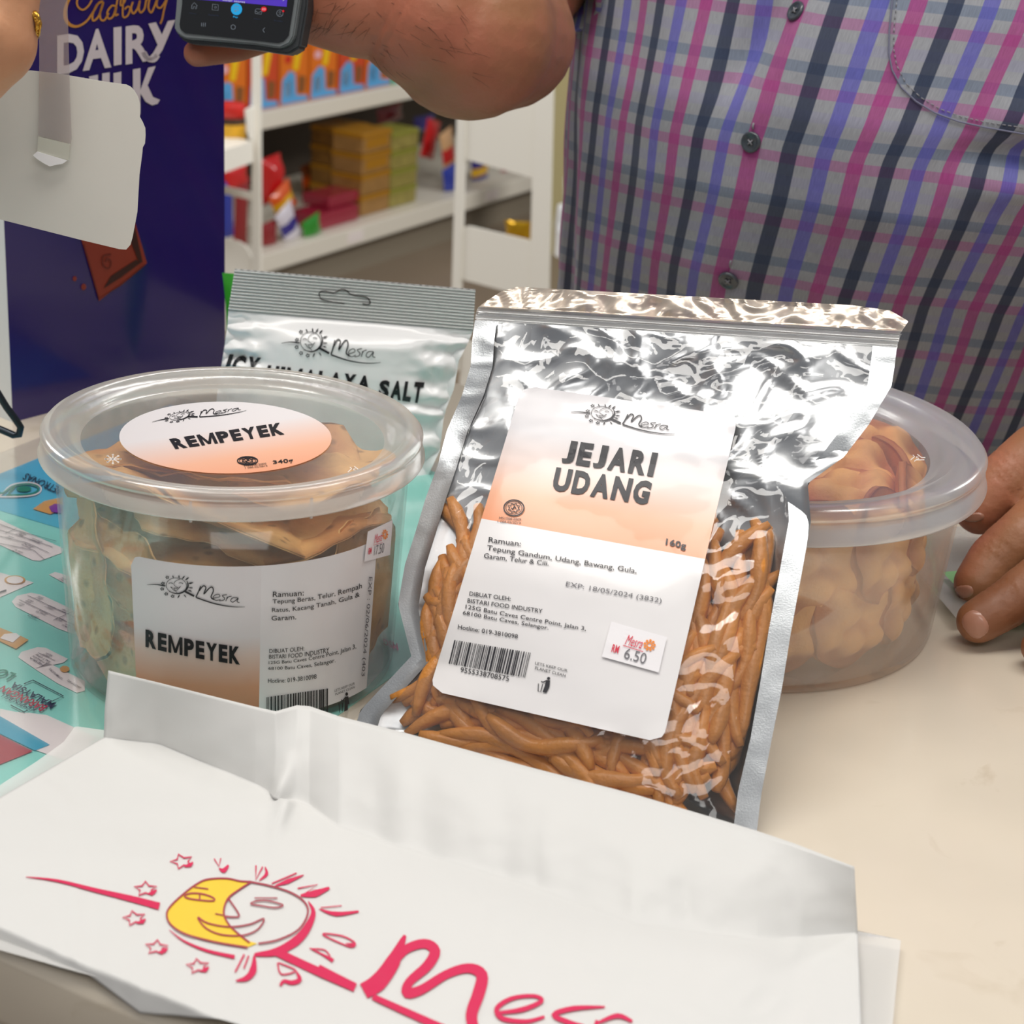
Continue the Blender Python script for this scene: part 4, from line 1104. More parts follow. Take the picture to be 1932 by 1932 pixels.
gridsheet('zip_strip', zat, 0, 2.2, 22, 70, zF, mat_film('zip_film', 'e2e2e0', .5, .22, .2), pouch)
gridsheet('zip_backing', zat, 0, 2.2, 6, 40, lambda x, y: zF(x, y) - JN * .0025, FOIL, pouch)
gridsheet('top_flap', zat, 2.2, 5, 26, 80, zF, mat('flap_film', 'ecdccb', .3, .6, alpha=.75, bump=.15, bscale=60), pouch)

# label of the pouch, following the film
lg = quadmap(LQ)


def lblpart(name, v0, v1, m, top, bot):
    V = []; UV = []; F = []; nu, nv = 46, 34; rc = .055
    for j in range(nv + 1):
        v = v0 + (v1 - v0) * j / nv
        for i in range(nu + 1):
            u = i / nu; ins = 0
            dv = min((1 - v) if top else 9, v if bot else 9) * 1.47
            if dv < rc: ins = rc - sqrt(max(rc * rc - (rc - dv) ** 2, 0))
            u2 = ins + (1 - 2 * ins) * u; V.append(jF(.0007)(*lg(u2, v))); UV.append((u2, v))
    for j in range(nv):
        for i in range(nu): q = j * (nu + 1) + i; F.append((q, q + 1, q + nu + 2, q + nu + 1))
    return mesh(name, V, F, m, pouch, True, UV)


vs = .563                                              # height where the peach stops (measured along the label)
ptop = lblpart('label', vs, 1, mat_ramp('pouch_label_print', [(0, 'fff'[:0] or 'f1ece9'), (vs, 'ef9f76'), (vs + .09, 'f4b898'), (vs + .19, 'efd9d0'), (vs + .3, 'ebe8ea')], rough=.3), True, False); ptop['label'] = 'peach and white product half of the label'
pbot = lblpart('label', 0, vs, PAPER, False, True); pbot['label'] = 'white ingredient half of the label'
s_ = 600 / 1656; Q = lambda p: [(800 + x * s_, 720 + y * s_) for x, y in p]
pr = Print(); small_logo(pr, Q([(765, 158), (1305, 272), (945, 118)]))
pr.heading('JEJARI', Q([(740, 303), (1220, 372), (1192, 494), (712, 420)])); pr.heading('UDANG', Q([(690, 445), (1192, 520), (1162, 642), (662, 565)]))
pr.text('160g', Q([(1262, 815), (1367, 838), (1362, 882), (1256, 858)]), .03); halal(pr, Q([(468, 657)])[0], 19, 15)
pr.text('MS1500:2009', Q([(392, 703), (506, 712), (505, 724), (391, 715)])); pr.text('1 088-02/2019', Q([(384, 722), (504, 730), (503, 741), (383, 733)]))
pr.lay('heading_print', jF(.0013), mat('label_ink', '2b2a30', .4), ptop, 14)
pr = Print()
for t, q in (('Ramuan:', [(338, 808), (506, 830), (503, 858), (335, 836)]), ('Tepung Gandum, Udang, Bawang, Gula,', [(330, 850), (1110, 972), (1105, 1006), (326, 884)]), ('Garam, Telur & Cili.', [(314, 892), (652, 935), (648, 962), (310, 922)]),
             ('DIBUAT OLEH:', [(238, 1092), (452, 1120), (450, 1142), (235, 1114)]), ('BISTARI FOOD INDUSTRY', [(228, 1128), (618, 1184), (615, 1206), (225, 1150)]), ('125G Batu Caves Centre Point, Jalan 3,', [(218, 1160), (845, 1276), (841, 1304), (214, 1188)]),
             ('68100 Batu Caves, Selangor.', [(204, 1192), (650, 1272), (647, 1298), (200, 1218)]), ('Hotline: 019-3810098', [(178, 1264), (490, 1316), (487, 1338), (175, 1288)]),
             ('9555338708575', [(192, 1486), (444, 1534), (440, 1560), (188, 1512)])): pr.text(t, Q(q), .006)
barcode(pr, Q([(158, 1345), (560, 1412), (530, 1542), (128, 1468)]), 5)
pr.text('LETS KEEP OUR', Q([(580, 1458), (748, 1498), (746, 1512), (578, 1472)])); pr.text('PLANET CLEAN', Q([(580, 1482), (738, 1524), (736, 1538), (577, 1498)]))
tidyman(pr, quadmap(Q([(598, 1530), (682, 1544), (660, 1625), (586, 1612)])))
pr.lay('ingredients_print', jF(.0013), mat('label_ink', ''), pbot, 16)
pr = Print(); pr.text('EXP: 18/05/2024 (3832)', Q([(742, 1040), (1240, 1128), (1234, 1160), (736, 1072)])); pr.lay('expiry_print', jF(.0013), GREYINK, pbot, 16)
st = sticker('price_sticker', pouch, Q([(975, 1250), (1265, 1330), (1222, 1515), (926, 1432)]), jF(.0017), jF(.0022), '6.50'); st['label'] = 'small white price sticker with red print'

# shrimp sticks inside the pouch: every stick its own object
STK = mat('fried_stick', 'cc8436', .45, bump=.6, bscale=420, var=.22, vscale=55, coat=.15)
smesh = []
for k in range(10):
    rnd = random.Random(k + 50); L_ = rnd.uniform(.045, .07); n = 12; pts = []; rad = []; c1 = rnd.uniform(-.18, .18); ph = rnd.random() * 6
    for i in range(n + 1):
        q = i / n - .5; pts.append(Vector((q * L_, c1 * L_ * (4 * q * q - .5) + .0007 * sin(9 * q + ph), .0007 * sin(7 * q + ph)))); rad.append((.0036 + .0005 * sin(13 * q + ph)) * (1 - .45 * abs(2 * q) ** 6))
    V = MB().tube(pts, rad, 7); me = bpy.data.meshes.new('shrimp_stick'); me.from_pydata([tuple(p) for p in V.v], [], V.f); me.materials.append(STK); me.polygons.foreach_set('use_smooth', [True] * len(me.polygons)); smesh.append((me, L_))
jx = (atp(1400, 1300, JP, JN) - atp(900, 1250, JP, JN)).normalized(); jy = JN.cross(jx).normalized()
if jy.z < 0: jy = -jy
rnd = random.Random(11); cnt = 0
for k in range(3000):
    if cnt >= 230: break
    zone = rnd.random()
    if zone < .38: x, y = rnd.uniform(1225, 1480), rnd.uniform(1050, 1560)
    elif zone < .66: x, y = rnd.uniform(700, 1350), rnd.uniform(1290, 1520)
    elif zone < .86: x, y = rnd.uniform(760, 930), rnd.uniform(1035, 1350)
    else: x, y = rnd.uniform(850, 1300), rnd.uniform(1080, 1400)
    s, t = jinv(x, y)
    if t > 5.6 or t < .25 or s < .06 or s > .93: continue
    ang = rnd.gauss(pi / 2 - .1, .35) if x > 1230 else (rnd.gauss(-.5, .55) if y > 1290 and x < 1230 else rnd.gauss(pi / 2, .7))
    me, L_ = smesh[rnd.randrange(10)]
    d = jx * cos(ang) + jy * sin(ang)
    dep = jD(x, y) - rnd.uniform(.0042, .016) * (1 if labmask(x, y) < .5 else 1.1)
    c = atp(x, y, JP + JN * dep, JN); ok = True
    for e in (-.5, .5):
        q = c + d * L_ * e; v = q - CAM; z = v.dot(FW); qx, qy = 966 + FPX * v.dot(CS) / z, 966 + FPX * v.dot(CD) / z
        s2, t2 = jinv(qx, qy)
        if s2 < .055 or s2 > .935 or t2 < .1 or t2 > 6.1: ok = False; break
    if not ok: continue
    for e in (-.5, -.25, 0, .25, .5):
        q = atp(x, y, JP + JN * dep, JN) + d * L_ * e; v = q - CAM; z = v.dot(FW); ex_ = (q - JP).dot(JN) - (jD(966 + FPX * v.dot(CS) / z, 966 + FPX * v.dot(CD) / z) - (.0042 if labmask(966 + FPX * v.dot(CS) / z, 966 + FPX * v.dot(CD) / z) < .01 else .0068))
        if ex_ > 0: dep -= ex_
    c = atp(x, y, JP + JN * dep, JN)
    if min((c + d * L_ * e).z for e in (-.5, 0, .5)) < .0035: continue
    o = bpy.data.objects.new('shrimp_stick', me); COL.objects.link(o)
    zx = d; zz = (JN + jx * rnd.uniform(-.3, .3)).normalized(); zy = zz.cross(zx).normalized(); zz = zx.cross(zy)
    Mx = Matrix((zx, zy, zz)).transposed().to_4x4(); Mx.translation = c; o.matrix_world = Mx
    tag(o, 'thin orange brown fried shrimp stick among the many inside the silver pouch', 'snack', 'fried shrimp sticks in the pouch'); cnt += 1
print('sticks', cnt)

# ================================================================= PLASTIC CARRIER BAGS on the counter
def mat_bag(name, see, col='e2e1de'):
    M = mat_film(name, col, 1 - see, .012, .42, bump=.25, bscale=45, translucent=False); return M


def jag(x): return 3 * sin(x * .05) + 2 * sin(x * .13)


# under bag, flat, showing left and right of the top one
ub = thing('carrier_bag', 'thin white carrier bag lying flat beneath the printed one, see-through over the flyer', 'bag', atz(800, 1800, 0.001))
urows = [((-260, 1720), (1640, 2250)), ((-150, 1650), (1660, 2080)), ((-60, 1560), (1684, 1935)), ((0, 1481), (1692, 1850)), ((70, 1436), (1700, 1772)), ((120, 1400), (1600, 1765)), ((142, 1370), (1580, 1700)), ((200, 1378), (1560, 1690))]
uat, uinv = rows_lookup(urows)
uF = lambda x, y: atz(x, y, .0042 + .0012 * nz(x, y, 90, 5))
gridsheet('bag_film', uat, 0, 7, 60, 80, uF, mat_bag('bag_film_thin', .32), ub)

cb = thing('carrier_bag', 'white plastic carrier bag printed with a crimson and yellow sun and moon logo in front', 'bag', atz(800, 1700, 0.005))
TOPE = [(205, 1265), (300, 1288), (480, 1333), (520, 1342), (560, 1331), (585, 1333), (640, 1352), (760, 1382), (1000, 1448), (1200, 1500), (1425, 1567), (1500, 1592), (1612, 1635)]
BASE = [(196, 1392), (300, 1404), (480, 1478), (520, 1500), (560, 1512), (585, 1520), (640, 1560), (760, 1600), (1000, 1672), (1200, 1745), (1425, 1775), (1500, 1770), (1618, 1760)]
FRT = [(-320, 1690), (-120, 1735), (0, 1776), (50, 1795), (100, 1815), (160, 1832), (240, 1890), (420, 1925), (640, 1990), (900, 2080), (1200, 2180), (1450, 2250), (1640, 2320)]
n_ = len(TOPE); VV = []; UV = []; FF = []; kw, kf, ns = 26, 110, 200


def lerp_l(L, q):
    q = q * (len(L) - 1); i = min(int(q), len(L) - 2); f = q - i; return np.array(L[i], float) * (1 - f) + np.array(L[i + 1], float) * f


PTZ = lambda x, y: .0075 + .0010 * nz(x, y, 220, 2) + .0006 * (ridge(x, y, 70, 6) - .5) + .004 * math.exp(-((x - 1400 + (y - 1800) * .5) ** 2) / 9000) * sm(1700, 1850, y) * sm(2000, 1850, y)


def flatz(x, y): return PTZ(x, y)


for j in range(kw + kf + 1):
    for i in range(ns + 1):
        q = i / ns; T = lerp_l(TOPE, q); Bp = lerp_l(BASE, q); Fr = lerp_l(FRT, q)
        if j <= kw:
            f = j / kw; p = T + (Bp - T) * f; zt_ = .036 - .004 * q
            a = aty_ = None
            top = atz(T[0], T[1], zt_); bot = atz(Bp[0], Bp[1], flatz(*Bp))
            # cross-section: near-vertical standing fold, easing into the flat part
            g_ = f + .10 * sin(pi * f); P = top.lerp(bot, g_ if g_ < 1 else 1); P.z = zt_ + (bot.z - zt_) * (1 - (1 - f) ** 1.25)
            w_ = sin(pi * f); P += Vector((-.25, -.9, .1)) * (.0016 * (ridge(p[0], p[1] * .6, 150, 7) - .5) + .0005 * nz(p[0], p[1], 40, 3)) * w_
            # pulled pleat near the left
            d = p[0] - 545 - (p[1] - 1440) * -.25
            P += Vector((-.2, -.9, .35)) * .006 * math.exp(-(d / 16) ** 2) * sm(.35, .9, f)
            VV.append(P)
        else:
            f = (j - kw) / kf; p = Bp + (Fr - Bp) * f; z = flatz(*p)
            d = p[0] - 530 - (p[1] - 1540) * -.3; z += .004 * math.exp(-(d / 16) ** 2) * sm(.25, .0, f)
            P = atz(p[0], p[1], z); db = P.dot(B_) - (w0 + .002)
            if db < 0: P = P - B_ * db * .75; P.z += db * 1.0 * (1 if db > -.03 else 1)
            VV.append(P)
        UV.append((q, j / (kw + kf)))
for j in range(kw + kf):
    for i in range(ns): q = j * (ns + 1) + i; FF.append((q, q + 1, q + ns + 2, q + ns + 1))
bagm = mesh('bag_film', VV, FF, mat_bag('bag_film_white', .10), cb, True, UV)
sol = bagm.modifiers.new('thickness', 'SOLIDIFY'); sol.thickness = .0003; sol.offset = -1
bt = BVHTree.FromPolygons([tuple(v) for v in VV], FF)


def bF(off):
    def g(x, y):
        v = ray(x, y).normalized(); h = bt.ray_cast(CAM, v)
        p = h[0] if h[0] is not None else atz(x, y, .006); return p - v * off
    return g


CRIM = mat('crimson_print', 'd42355', .45); CY = mat('yellow_print', 'efcb3e', .45); CRD = mat('thin_crimson', 'a8384a', .45)
c3 = lambda p: [(x * .36232, 1232 + y * .36232) for x, y in p]
c4 = lambda p: [(600 + x * .68944, 1232 + y * .68944) for x, y in p]
pr = Print().poly(c3([(1310, 1190), (1250, 1187), (1180, 1173), (1080, 1178), (1020, 1205), (960, 1250), (890, 1315), (868, 1360), (888, 1412), (960, 1460), (1080, 1495), (1180, 1515), (1290, 1532), (1340, 1512), (1300, 1500), (1240, 1458), (1190, 1410), (1165, 1350), (1185, 1280), (1240, 1235)]))
pr.lay('yellow_moon_print', bF(.0012), CY, bagm, 7)
pr = Print()
def S(p, w, close=False, n=4): pr.stroke(c3(p), [i * .36232 for i in (w if isinstance(w, (list, tuple)) else [w])], close, n)
S([(1310, 1190), (1250, 1187), (1180, 1173), (1080, 1178), (1020, 1205), (960, 1250), (890, 1315), (868, 1360), (888, 1412), (960, 1460), (1080, 1495), (1180, 1515), (1290, 1532)], 9)
S([(1310, 1192), (1400, 1210), (1500, 1240), (1570, 1280), (1603, 1330), (1590, 1390), (1540, 1450), (1440, 1495), (1345, 1512)], 9)
S([(1310, 1190), (1240, 1235), (1185, 1280), (1165, 1350), (1190, 1410), (1240, 1460), (1300, 1508)], 9); S([(1190, 1278), (1245, 1362), (1222, 1374), (1170, 1370)], 8); S([(1120, 1357), (1165, 1365)], 6)
S([(962, 1262), (1000, 1250), (1060, 1255), (1112, 1275), (1108, 1290), (1030, 1285), (975, 1275)], 8, True); S([(1010, 1218), (1085, 1228)], 6); S([(1040, 1258), (1040, 1282)], 7)
S([(1030, 1375), (1080, 1405), (1190, 1425), (1300, 1412), (1375, 1382), (1340, 1440), (1260, 1470), (1150, 1465), (1070, 1430)], 8, True)
S([(1305, 1305), (1340, 1290), (1400, 1290), (1475, 1312), (1430, 1325), (1360, 1315)], 7, True); S([(1325, 1275), (1445, 1275)], 6)
pr.lay('thin_line_print', bF(.0018), CRD, bagm, 7)
pr = Print()
S([(135, 1165), (300, 1185), (500, 1235), (680, 1278), (830, 1318)], [3, 14, 22, 32, 38])
S([(880, 1440), (960, 1500), (1080, 1550), (1222, 1582)], [2, 10, 16, 20]); S([(1325, 1570), (1440, 1555), (1540, 1500), (1600, 1430), (1632, 1350), (1605, 1292)], [16, 42, 48, 40, 24, 4])
for c, a in (((948, 1085), 0), ((758, 1228), .3), ((700, 1380), .1), ((815, 1532), .4), ((1030, 1630), .2)):
    S([(c[0] + (62 if j % 2 else 30) * cos(j * pi / 5 + a), c[1] + (40 if j % 2 else 20) * sin(j * pi / 5 + a)) for j in range(10)], 8, True, 1); S([(c[0] + 12, c[1] + 26), (c[0] + 40, c[1] + 18), (c[0] + 58, c[1] + 4)], [6, 22, 5])
S([(1115, 1070), (1140, 1110), (1150, 1068)], 6, n=1); S([(1140, 1120), (1165, 1132), (1190, 1104)], [4, 26, 10])
S([(1333, 1105), (1332, 1180), (1368, 1112)], 8, n=1); S([(1380, 1112), (1388, 1150), (1350, 1184)], [4, 18, 5])
S([(1432, 1212), (1500, 1188), (1582, 1155)], [5, 24, 4]); S([(1415, 1200), (1545, 1145)], 7); S([(1565, 1262), (1640, 1252), (1716, 1222)], [10, 38, 12]); S([(1550, 1225), (1655, 1205), (1580, 1258)], 7, n=1)
S([(1662, 1332), (1750, 1358), (1868, 1345)], [4, 24, 10]); S([(1670, 1325), (1780, 1315)], 5); S([(1680, 1462), (1780, 1472), (1848, 1508), (1830, 1530), (1750, 1500)], 8, True); S([(1800, 1512), (1845, 1518)], [4, 18])
S([(1612, 1535), (1690, 1575), (1735, 1602)], [5, 12, 22]); S([(1625, 1540), (1690, 1545), (1720, 1580)], 7)
S([(1272, 1568), (1225, 1660)], 9); S([(1295, 1575), (1270, 1642)], 8); S([(1325, 1570), (1318, 1650), (1285, 1692), (1228, 1706)], [6, 38, 30, 6])
S([(1445, 1612), (1465, 1672), (1540, 1652), (1450, 1612)], 8); S([(1540, 1652), (1560, 1700), (1520, 1716), (1478, 1708), (1460, 1732)], [4, 26, 24, 18, 14])
pr.stroke(c3([(1440, 1556), (1640, 1650), (1850, 1742)]), [15, 16, 16.5], n=3)
def S4(p, w, n=4): pr.stroke(c4(p), [i * .68944 for i in (w if isinstance(w, (list, tuple)) else [w])], False, n)
S4([(0, 862), (50, 888), (98, 912)], 22); S4([(150, 940), (260, 990), (400, 1050), (600, 1120)], [16, 20, 22, 22])
S4([(238, 772), (205, 845), (165, 900), (125, 925)], [8, 40, 48, 44]); S4([(185, 880), (235, 815), (290, 795), (320, 815), (300, 855), (250, 900), (245, 930), (285, 920), (350, 880), (410, 862), (448, 880), (440, 930), (420, 990), (432, 1040), (455, 1080)], [20, 24, 26, 30, 28, 24, 30, 26, 24, 26, 32, 34, 32, 28, 20])
S4([(490, 985), (560, 975), (612, 952), (590, 938), (530, 945), (490, 972), (505, 1000), (570, 1008), (620, 995)], [8, 14, 12, 10, 12, 14, 14, 12, 8])
S4([(785, 968), (700, 972), (645, 990), (690, 1012), (735, 1030), (700, 1060)], [5, 14, 14, 14, 14, 8]); S4([(765, 1005), (750, 1060)], [12, 14]); S4([(770, 1010), (820, 992), (860, 1008)], [8, 14, 8])
pr.lay('crimson_print', bF(.0015), CRIM, bagm, 8)

# ================================================================= PEOPLE
def skin_mat(name, base, dark, pink):
    M = bpy.data.materials.new(name); M.use_nodes = True; nt = M.node_tree; N = nt.nodes.new; L = nt.links.new; b = nt.nodes['Principled BSDF']
    tc = N('ShaderNodeTexCoord'); n = N('ShaderNodeTexNoise'); n.inputs['Scale'].default_value = 14; n.inputs['Detail'].default_value = 6; L(tc.outputs['Object'], n.inputs['Vector'])
    r = N('ShaderNodeValToRGB'); e = r.color_ramp.elements; e[0].position = .3; e[0].color = lin(dark); e[1].position = .7; e[1].color = lin(pink); k = e.new(.5); k.color = lin(base); L(n.outputs['Fac'], r.inputs[0])
    at = N('ShaderNodeAttribute'); at.attribute_name = 'Palm'; mx = N('ShaderNodeMix'); mx.data_type = 'RGBA'; mx.inputs[7].default_value = lin(pink); L(at.outputs['Fac'], mx.inputs[0]); L(r.outputs[0], mx.inputs[6])
    L(mx.outputs[2], b.inputs['Base Color']); b.inputs['Roughness'].default_value = .48
    b.inputs['Subsurface Weight'].default_value = .12; b.inputs['Subsurface Radius'].default_value = (.012, .005, .003); b.inputs['Subsurface Scale'].default_value = .4
    n2 = N('ShaderNodeTexNoise'); n2.inputs['Scale'].default_value = 420; n2.inputs['Detail'].default_value = 4; L(tc.outputs['Object'], n2.inputs['Vector'])
    n3 = N('ShaderNodeTexVoronoi'); n3.inputs['Scale'].default_value = 160; L(tc.outputs['Object'], n3.inputs['Vector'])
    ad = N('ShaderNodeMath'); ad.operation = 'ADD'; L(n2.outputs['Fac'], ad.inputs[0]); L(n3.outputs['Distance'], ad.inputs[1])
    bp = N('ShaderNodeBump'); bp.inputs['Strength'].default_value = .35; bp.inputs['Distance'].default_value = .0006; L(ad.outputs[0], bp.inputs['Height']); L(bp.outputs[0], b.inputs['Normal'])
    return M


SKIN = skin_mat('skin_brown', '9c6a48', '875639', 'b26a52')
SKIN2 = skin_mat('skin_fair', 'cf9872', 'c08a66', 'd8a088')
NAIL = mat('fingernail', 'ae7c66', .3, coat=.3)


def capsule(mb, a, b, ra, rb, flat=None, n=20):
    """tapered round-ended limb piece; flat = (direction, factor) squashes the section"""
    a = Vector(a); b = Vector(b); t = (b - a); L_ = t.length or 1e-6; t.normalize()
    u = t.orthogonal().normalized(); w = t.cross(u); V = []; F = []; rings = []
    for k in range(1, 7): an = -pi / 2 + k * pi / 14; rings.append((a + t * ra * sin(an), ra * cos(an)))
    rings += [(a + t * L_ * q, ra + (rb - ra) * q) for q in (.15, .4, .65, .88)]
    for k in range(0, 6): an = k * pi / 14; rings.append((b + t * rb * sin(an), rb * cos(an)))
    def fl(d):
        if flat: dv = Vector(flat[0]).normalized(); d = d - dv * d.dot(dv) * (1 - flat[1])
        return d
    for c, r in rings:
        for k in range(n): V.append(c + fl((u * cos(2 * pi * k / n) + w * sin(2 * pi * k / n)) * r))
    for i in range(len(rings) - 1):
        for k in range(n): F.append((i * n + k, i * n + (k + 1) % n, (i + 1) * n + (k + 1) % n, (i + 1) * n + k))
    V.append(a - t * ra); V.append(b + t * rb); m0 = len(V) - 2
    for k in range(n): F.append((m0, (k + 1) % n, k)); q = (len(rings) - 1) * n; F.append((m0 + 1, q + k, q + (k + 1) % n))
    mb.add(V, F)


def fuse(name, parts, voxel, sm_it, m, parent):
    """one continuous surface: voxel union of the limb pieces, then relaxed"""
    mb = MB()
    for p in parts: capsule(mb, *p)
    o = mesh(name, mb.v, mb.f, m, parent)
    r = o.modifiers.new('r', 'REMESH'); r.mode = 'VOXEL'; r.voxel_size = voxel; r.use_smooth_shade = True
    s = o.modifiers.new('s', 'SMOOTH'); s.iterations = sm_it; s.factor = .5
    dg = bpy.context.evaluated_depsgraph_get(); me = bpy.data.meshes.new_from_object(o.evaluated_get(dg)); o.modifiers.clear(); old = o.data; o.data = me; bpy.data.meshes.remove(old)
    if not me.materials: me.materials.append(m)
    me.polygons.foreach_set('use_smooth', [True] * len(me.polygons)); return o


def pxr(r, P): return r * ((P - CAM).dot(FW)) / FPX


man = thing('person', 'person in a short sleeved plaid shirt behind the counter holding up a phone', 'person', (.19, 1.25, -.9))
def Wp(x, y, Y, r): p = aty(x, y, Y); return p, pxr(r, p)


TC = Vector((.19, 1.24, 0))
sR = Vector((-.03, 1.33, .47)); sL = Vector((.40, 1.10, .47))
parts = []
def limb(*pts, flat=None):
    for a, b in zip(pts[:-1], pts[1:]): parts.append((a[0], b[0], a[1], b[1], flat))


pelvis = Vector((.2, 1.27, -.12))
parts.append((pelvis, Vector((.19, 1.25, .15)), .11, .105, None)); parts.append((Vector((.19, 1.25, .15)), Vector((.19, 1.25, .38)), .10, .095, None))
parts.append((Vector((.06, 1.32, .42)), Vector((.32, 1.19, .42)), .05, .05, None)); parts.append((Vector((.19, 1.25, .42)), Vector((.185, 1.24, .6)), .058, .052, None))
# right arm (left in the picture), holding the phone
limb((Vector((.02, 1.36, .45)), .055), Wp(1090, -150, 1.29, 112), Wp(955, 5, 1.16, 112), Wp(953, 72, 1.11, 134), Wp(885, 60, 1.07, 166), Wp(815, 22, 1.06, 150), Wp(745, 2, 1.06, 118))
limb(Wp(745, 2, 1.06, 118), Wp(680, 5, 1.055, 104), Wp(612, -8, 1.06, 96), Wp(560, -50, 1.08, 80))
parts.append((*[Wp(590, -90, 1.075, 90)[0], Wp(560, 0, 1.085, 50)[0]], *[Wp(590, -90, 1.075, 90)[1], Wp(560, 0, 1.085, 50)[1]], None))
limb(Wp(575, 20, 1.09, 46), Wp(515, 62, 1.1, 32), Wp(445, 90, 1.085, 28), Wp(372, 100, 1.055, 27))       # little finger under the phone
limb(Wp(560, -50, 1.1, 48), Wp(430, -30, 1.11, 34), Wp(345, -40, 1.09, 28), Wp(322, -50, 1.05, 25))
limb(Wp(560, -120, 1.1, 48), Wp(430, -110, 1.11, 34), Wp(340, -120, 1.09, 28), Wp(316, -128, 1.05, 25))
limb(Wp(560, -190, 1.1, 46), Wp(440, -190, 1.11, 33), Wp(345, -200, 1.09, 27), Wp(318, -206, 1.05, 24))
limb(Wp(640, -60, 1.04, 60), Wp(618, -170, 1.02, 42), Wp(600, -250, 1.01, 34))                            # thumb along the side
# left arm (right in the picture), hand resting by the wide tub
lw = Vector((.375, 1.0, .075))
limb((Vector((.33, 1.16, .45)), .06), (Vector((.46, 1.17, .3)), .05), (Vector((.50, 1.13, .16)), .043), (Vector((.46, 1.07, .11)), .04), (lw, .028))
def H3(x, y, z, r): p = atz(x, y, z); return p, pxr(r, p)
k1 = H3(2010, 850, .07, 60); k2 = H3(2075, 905, .055, 58); k3 = H3(2120, 985, .045, 54); k4 = H3(2150, 1080, .035, 48)
parts.append((lw, k1[0], .03, .018, None)); parts.append((lw, k2[0], .03, .019, None)); parts.append((lw, k3[0], .03, .018, None)); parts.append((lw, k4[0], .028, .016, None)); parts.append((k1[0], k3[0], .018, .018, None)); parts.append((k2[0], k4[0], .018, .016, None))
th_ = [Wp(1960, 858, .95, 62), Wp(1905, 905, .945, 60), Wp(1850, 958, .94, 52)]
limb(k1, *th_)
f2 = [H3(2010, 940, .05, 56), H3(1935, 1010, .04, 56), H3(1880, 1058, .026, 55), H3(1846, 1100, .016, 47)]
f3 = [H3(2050, 1030, .045, 53), H3(1960, 1095, .034, 50), H3(1900, 1140, .022, 47), H3(1846, 1172, .0135, 43)]
f4 = [H3(2110, 1110, .036, 46), H3(2040, 1170, .025, 42), H3(1963, 1222, .012, 38)]
f5 = [H3(2170, 1170, .03, 40), H3(2120, 1240, .02, 36), H3(2070, 1290, .0105, 33)]
limb(k2, *f2); limb(k3, *f3); limb(k4, *f4); limb(k4, *f5)
body = fuse('body', parts, .0021, 7, SKIN, man)
# knuckle and flexion creases pressed into the visible fingers, palm colour towards the phone hand
me = body.data; off = Vector(body.location) * -1 - Vector(man.location) * 0
nv = len(me.vertices); co = np.empty(nv * 3, dtype=np.float32); me.vertices.foreach_get('co', co); co = co.reshape(-1, 3).astype(float)
no = np.empty(nv * 3, dtype=np.float32); me.vertices.foreach_get('normal', no); no = no.reshape(-1, 3)
base = np.array(wloc(body))                            # mesh is stored in world coordinates minus nothing
base = np.zeros(3)
def crease(P, d, half, depth, width, wig=.3):
    P = np.array(P); d = np.array(d.normalized()); q = co - P; al_ = q @ d; lat = np.linalg.norm(q - np.outer(al_, d), axis=1)
    wv = al_ + wig * width * np.sin(lat * 900)
    wgt = np.exp(-(wv / width) ** 2) * np.clip(1.2 - lat / half, 0, 1)
    co[:] = co - no * (wgt * depth)[:, None]
for fs, js in ((f2, (1, 2)), (f3, (1, 2)), (th_, (1,)), (f4, (1,))):
    for j in js:
        P = fs[j][0]; d = (fs[min(j + 1, len(fs) - 1)][0] - fs[j - 1][0]); r_ = fs[j][1]
        for o_ in (-.35, -.12, .14, .36): crease(P + d.normalized() * r_ * o_, d, r_ * 1.9, .0011, .0006)
wr = Wp(738, 60, 1.0, 10)[0]; wd = (Wp(690, 40, 1.0, 1)[0] - Wp(790, 90, 1.0, 1)[0])
for o_ in (0, .006): crease(wr + wd.normalized() * o_, wd, .07, .0012, .0012)
me.vertices.foreach_set('co', co.astype(np.float32).ravel())
pc = Wp(610, 10, 1.03, 10)[0]; pc2 = Wp(400, 95, 1.06, 10)[0]; pc3 = Wp(690, 50, 1.02, 10)[0]
dd = np.minimum(np.minimum(np.linalg.norm(co - np.array(pc), axis=1) / .034, np.linalg.norm(co - np.array(pc2), axis=1) / .03), np.linalg.norm(co - np.array(pc3), axis=1) / .03)
at = me.attributes.new('Palm', 'FLOAT', 'POINT'); at.data.foreach_set('value', np.clip(1.7 - dd, 0, 1).astype(np.float32) * .75)
me.update()


def bvh_of(o):
    m_ = o.data; M = o.matrix_world; l = wloc(o); return BVHTree.FromPolygons([tuple(v.co + l) for v in m_.vertices], [tuple(p.vertices) for p in m_.polygons])


bb = bvh_of(body)
def hit(bv, x, y, off=0.):
    v = ray(x, y).normalized(); h = bv.ray_cast(CAM, v); return (None, None) if h[0] is None else (h[0] + h[1] * off, h[1])


def nail(c, rx, ry, rot, parent, bv, m=NAIL):
    V = []; F = []; n = 20; rings = 5
    for j in range(rings + 1):
        for k in range(n):
            a = 2 * pi * k / n; e = .8; q = j / rings; x = rx * q * abs(cos(a)) ** e * (1 if cos(a) > 0 else -1); y = ry * q * abs(sin(a)) ** e * (1 if sin(a) > 0 else -1)
            X = c[0] + x * cos(rot) - y * sin(rot); Y = c[1] + x * sin(rot) + y * cos(rot); p, nn = hit(bv, X, Y)
            if p is None: p, nn = hit(bv, *c)
            if p is None: return None
            V.append(p + nn * (.0007 if j < rings else -.0002))
    for j in range(rings):
        for k in range(n): F.append((j * n + k, j * n + (k + 1) % n, (j + 1) * n + (k + 1) % n, (j + 1) * n + k))
    return mesh('fingernail', V, F, m, parent, True)


